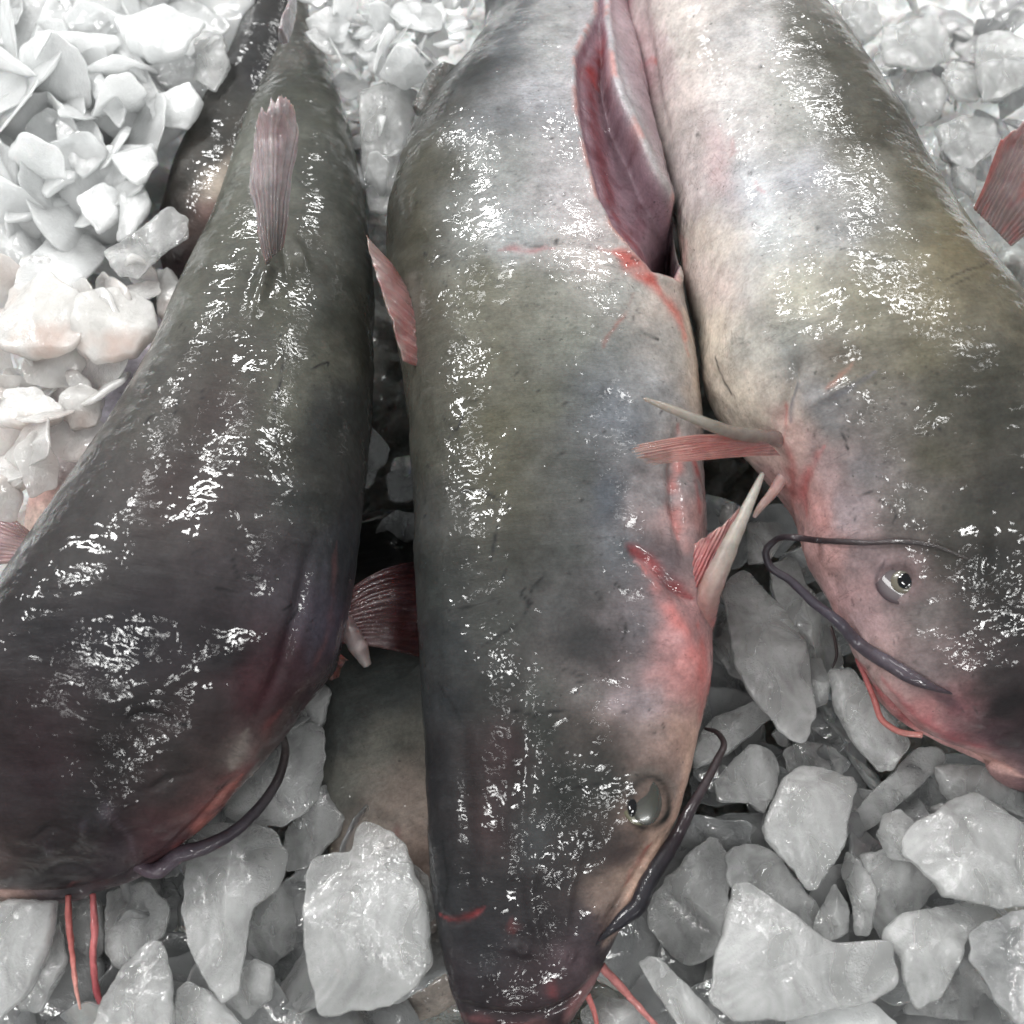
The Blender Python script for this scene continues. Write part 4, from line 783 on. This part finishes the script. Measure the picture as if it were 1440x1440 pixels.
 ([(140,350),(190,322),(235,285),(260,305),(262,330),(222,355),(190,390),(160,385)], .044, .2, .2, .006, 'thin curved ice film over the buried fish fin'),
 ([(213,372),(232,370),(262,425),(240,450),(218,440)], .030, .3, 0, .010, 'pointed pinkish ice shard against the left fish flank'),
 # between left and middle fish at the top
 ([(500,120),(545,100),(590,110),(578,170),(560,215),(545,290),(515,285),(505,220)], .034, 0, .1, .018, 'bubbly clear ice block between the two left backs'),
 ([(0,380),(60,365),(108,400),(112,440),(85,470),(30,480),(-20,470)], .052, .1, -.1, .022, 'cream stained ice lump at the left edge'),
 ([(100,400),(165,385),(205,400),(214,440),(180,480),(120,490),(88,465)], .048, 0, -.1, .022, 'pink stained ice lump nearest the left fish flank'),
 ([(0,540),(40,535),(78,560),(75,580),(30,592),(-20,585)], .040, .1, 0, .014, 'smooth oval ice chunk on the left edge below the stained lumps'),
 ([(80,545),(110,530),(140,550),(130,590),(95,598),(75,575)], .036, 0, .1, .012, 'grey tinted ice chunk beside the pale buried belly'),
 ([(-20,645),(15,650),(30,672),(10,686),(-20,690)], .034, 0, 0, .012, 'small ice bit at the left edge above the pink fin'),
]
WHITE = {k for k, t in enumerate(T) if any(s in t[5] for s in ('heap', 'snowy', 'triangle', 'triangular ice chunk in', 'heart', 'buried black fish', 'longest one', 'between left'))}
for k, (poly, z, tx, ty, th, lab) in enumerate(T):
    mt = ICEW if k in WHITE else ICE
    if 'pink' in lab or 'cream' in lab or 'left edge' in lab or 'pale buried' in lab: mt = ICEP
    ice(poly, z, tx, ty, th, lab, mt, seed=k+1)

# scattered shards: a few source meshes, copied one by one
SRC = []
for k in range(14):
    m = rr.randint(5, 8); R = []
    asp = rr.uniform(.45, .95)
    for i in range(m):
        a = 2*math.pi*i/m+rr.uniform(-.25, .25); q = rr.uniform(.75, 1.2); R.append((q*math.cos(a), q*asp*math.sin(a), 0))
    V, F = ice_mesh(np.array(R)*.010, np.array([0, 0, 1.]), rr.uniform(.0035, .0065), 100+k, K=12, M=72)
    me = mesh_obj('ice_shard', V, F, ICE); SRC.append(me)
used = set()
def shard(x, y, z, s, mat, label, group, tilt=.6):
    k = rr.randrange(len(SRC)); src = SRC[k]
    if k not in used: used.add(k); o = src
    else: o = src.copy(); C.objects.link(o)
    o.location = ptz(x, y, z); o.rotation_euler = (rr.gauss(0, tilt), rr.gauss(0, tilt), rr.uniform(0, 6.28)); q = s; o.scale = (q*rr.uniform(.85, 1.2), q*rr.uniform(.85, 1.15), (q**.35)*rr.uniform(.7, 1.0))
    o.material_slots[0].link = 'OBJECT'; o.material_slots[0].material = mat
    tag(o, label, 'ice', group); return o
def scatter(poly, n, zf, s0, s1, mat, label, group, tilt=.6, mind=.5):
    P = np.asarray(poly, float); lo = P.min(0); hi = P.max(0); pts = []; tries = 0
    while len(pts) < n and tries < 4000:
        tries += 1; x = rr.uniform(lo[0], hi[0]); y = rr.uniform(lo[1], hi[1])
        if not inside(np.array([[x, y]]), P)[0]: continue
        s = rr.uniform(s0, s1)
        if any((x-a)**2+(y-b)**2 < ((s+t)*.5*32*mind)**2*1.2 for a, b, t in pts): continue
        pts.append((x, y, s)); shard(x, y, zf(x, y)+rr.uniform(-.004, .006), s, mat, label, group, tilt)
heapz = lambda x, y: .034+.012*math.sin(x*.011+1)*math.cos(y*.009)
scatter([(-30,-40),(310,-40),(262,95),(205,200),(125,320),(90,380),(-30,370)], 64, heapz, 1.5, 3.2, ICEW, 'white ice shard in the bright heap filling the upper left corner', 'shards of the upper left heap', .65, .38)
scatter([(-30,370),(200,380),(215,440),(190,520),(120,600),(50,680),(-30,700)], 26, lambda x, y: .030, 1.2, 2.2, ICEP, 'pale pinkish ice shard left of the leftmost fish', 'stained shards left of the left fish', .5)
scatter([(440,-30),(680,-30),(640,80),(560,180),(540,300),(515,290),(490,120)], 26, lambda x, y: .022, .7, 1.2, ICEW, 'ice shard at the top between left and middle fish', 'shards between left and middle fish', .6)
scatter([(425,-40),(675,-40),(668,50),(640,90),(560,115),(490,90),(450,50)], 42, lambda x, y: .044, .7, 1.5, ICEW, 'small snowy ice bit clumped at the top edge between left and middle fish', 'snowy clump at the top', .6, .28)
scatter([(1180,-30),(1460,-30),(1460,180),(1370,290),(1300,190)], 24, lambda x, y: .018, .8, 1.4, ICE, 'grey ice shard in the top right corner behind the right fish', 'shards of the upper right corner', .5)
scatter([(1000,700),(1090,700),(1210,930),(1290,1050),(1200,1190),(1000,1100),(990,900)], 34, lambda x, y: -.010, 1.1, 2.2, ICE, 'dim ice shard deep between the middle and right heads', 'shards between middle and right heads', .5)
scatter([(880,1180),(1450,1080),(1460,1460),(880,1460)], 52, lambda x, y: -.010, 1.4, 2.8, ICE, 'dim ice shard lying under the large chunks at lower right', 'shards under the lower right chunks', .45)
scatter([(0,1270),(300,1130),(430,960),(470,1110),(600,1300),(620,1460),(0,1460)], 50, lambda x, y: -.010, 1.4, 2.7, ICE, 'dim ice shard lying under the large slabs at lower left', 'shards under the lower left slabs', .45)
scatter([(500,560),(570,560),(590,800),(590,920),(500,920)], 9, lambda x, y: -.010, .8, 1.2, ICE, 'nearly black ice shard in the gap between left and middle fish', 'shards in the dark gap', .5)
for k, o in enumerate(SRC):
    if k not in used: bpy.data.objects.remove(o)

# crushed ice underneath everything (a bed with real lumps) and the tray below it
n_ = 420; xs = np.linspace(-.6, .6, n_); ys = np.linspace(-.45, .95, n_)
X, Y = np.meshgrid(xs, ys, indexing='ij'); Pn = np.stack([X.ravel(), Y.ravel(), 0*X.ravel()], 1)
q = proj(np.stack([X.ravel(), Y.ravel(), 0*X.ravel()], 1))
lump = np.abs(noise(Pn*55, 3))*.012+np.abs(noise(Pn*120, 4))*.006+fbm(Pn*9, 2, 6)*.008
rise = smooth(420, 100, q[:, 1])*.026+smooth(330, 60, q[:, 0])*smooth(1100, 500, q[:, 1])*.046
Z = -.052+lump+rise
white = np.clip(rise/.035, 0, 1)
mb, nt, b = newmat('crushed_ice'); L = nt.links.new; tc = nd(nt, 'ShaderNodeTexCoord').outputs['Object']
nn = noisenode(nt, tc, 25, 4, .6); ca = nd(nt, 'ShaderNodeAttribute', attribute_name='Col').outputs['Color']; L(mixc(nt, mrange(nt, nn, .35, .65, .0, .25), ca, (.5, .5, .48)), b.inputs['Base Color'])
bp = nd(nt, 'ShaderNodeBump'); bp.inputs['Distance'].default_value = .002; L(noisenode(nt, tc, 300, 4, .6), bp.inputs['Height']); L(bp.outputs[0], b.inputs['Normal'])
setin(b, Roughness=.3, Coat_Weight=.6, Coat_Roughness=.1, Subsurface_Weight=.3, Subsurface_Scale=.01)
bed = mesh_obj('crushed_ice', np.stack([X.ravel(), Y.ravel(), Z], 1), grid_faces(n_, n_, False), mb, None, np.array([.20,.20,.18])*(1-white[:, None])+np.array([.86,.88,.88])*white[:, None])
tag(bed, 'bed of wet crushed ice under the fish and chunks', 'ice', kind='stuff')
mt = simple('dark_tray', (.045, .047, .042), .5)
tray = mesh_obj('ground', np.array([(-6, -6, -.09), (6, -6, -.09), (6, 8, -.09), (-6, 8, -.09)]), np.array([[0, 1, 2, 3]]), mt)
tag(tray, 'dark tray surface under the ice', 'tray', kind='structure')

# ------------------------------------------------------------------ light
def area(name, loc, target, sx, sy, power, col=(1, 1, 1)):
    l = bpy.data.lights.new(name, 'AREA'); l.shape = 'RECTANGLE'; l.size = sx; l.size_y = sy; l.energy = power; l.color = col
    o = bpy.data.objects.new(name, l); C.objects.link(o); o.location = loc
    d = Vector(target)-Vector(loc); o.rotation_euler = d.to_track_quat('-Z', 'Y').to_euler(); return o
for x, y, sx, sy, p in [(-.75,1.1,.75,.12,20), (.65,1.3,.75,.12,14), (-1.6,.5,.12,.8,22), (.9,.2,.10,.4,3), (-.8,-1.0,.6,.10,8), (.6,-1.5,.6,.10,9), (-.1,-3.2,.9,.10,12), (-1.8,3.1,.9,.16,26), (.75,2.7,.9,.16,15)]:
    area('ceiling_lamp', (x, y, 1.6), (0, 0, 0), sx, sy, p*1.22, (1, 1, .985))
w = bpy.data.worlds.new('World'); scene.world = w; w.use_nodes = True
w.node_tree.nodes['Background'].inputs[0].default_value = (.93, .97, 1, 1); w.node_tree.nodes['Background'].inputs[1].default_value = .22
vs = scene.view_settings; vs.view_transform = 'Standard'; vs.look = 'None'; vs.exposure = .02; vs.gamma = 1
scene.cycles.use_adaptive_sampling = True; scene.cycles.adaptive_threshold = .03; scene.cycles.max_bounces = 12; scene.cycles.volume_bounces = 8; scene.cycles.transmission_bounces = 8; scene.cycles.transparent_max_bounces = 8
scene.cycles.use_denoising = True; scene.cycles.sample_clamp_indirect = 6
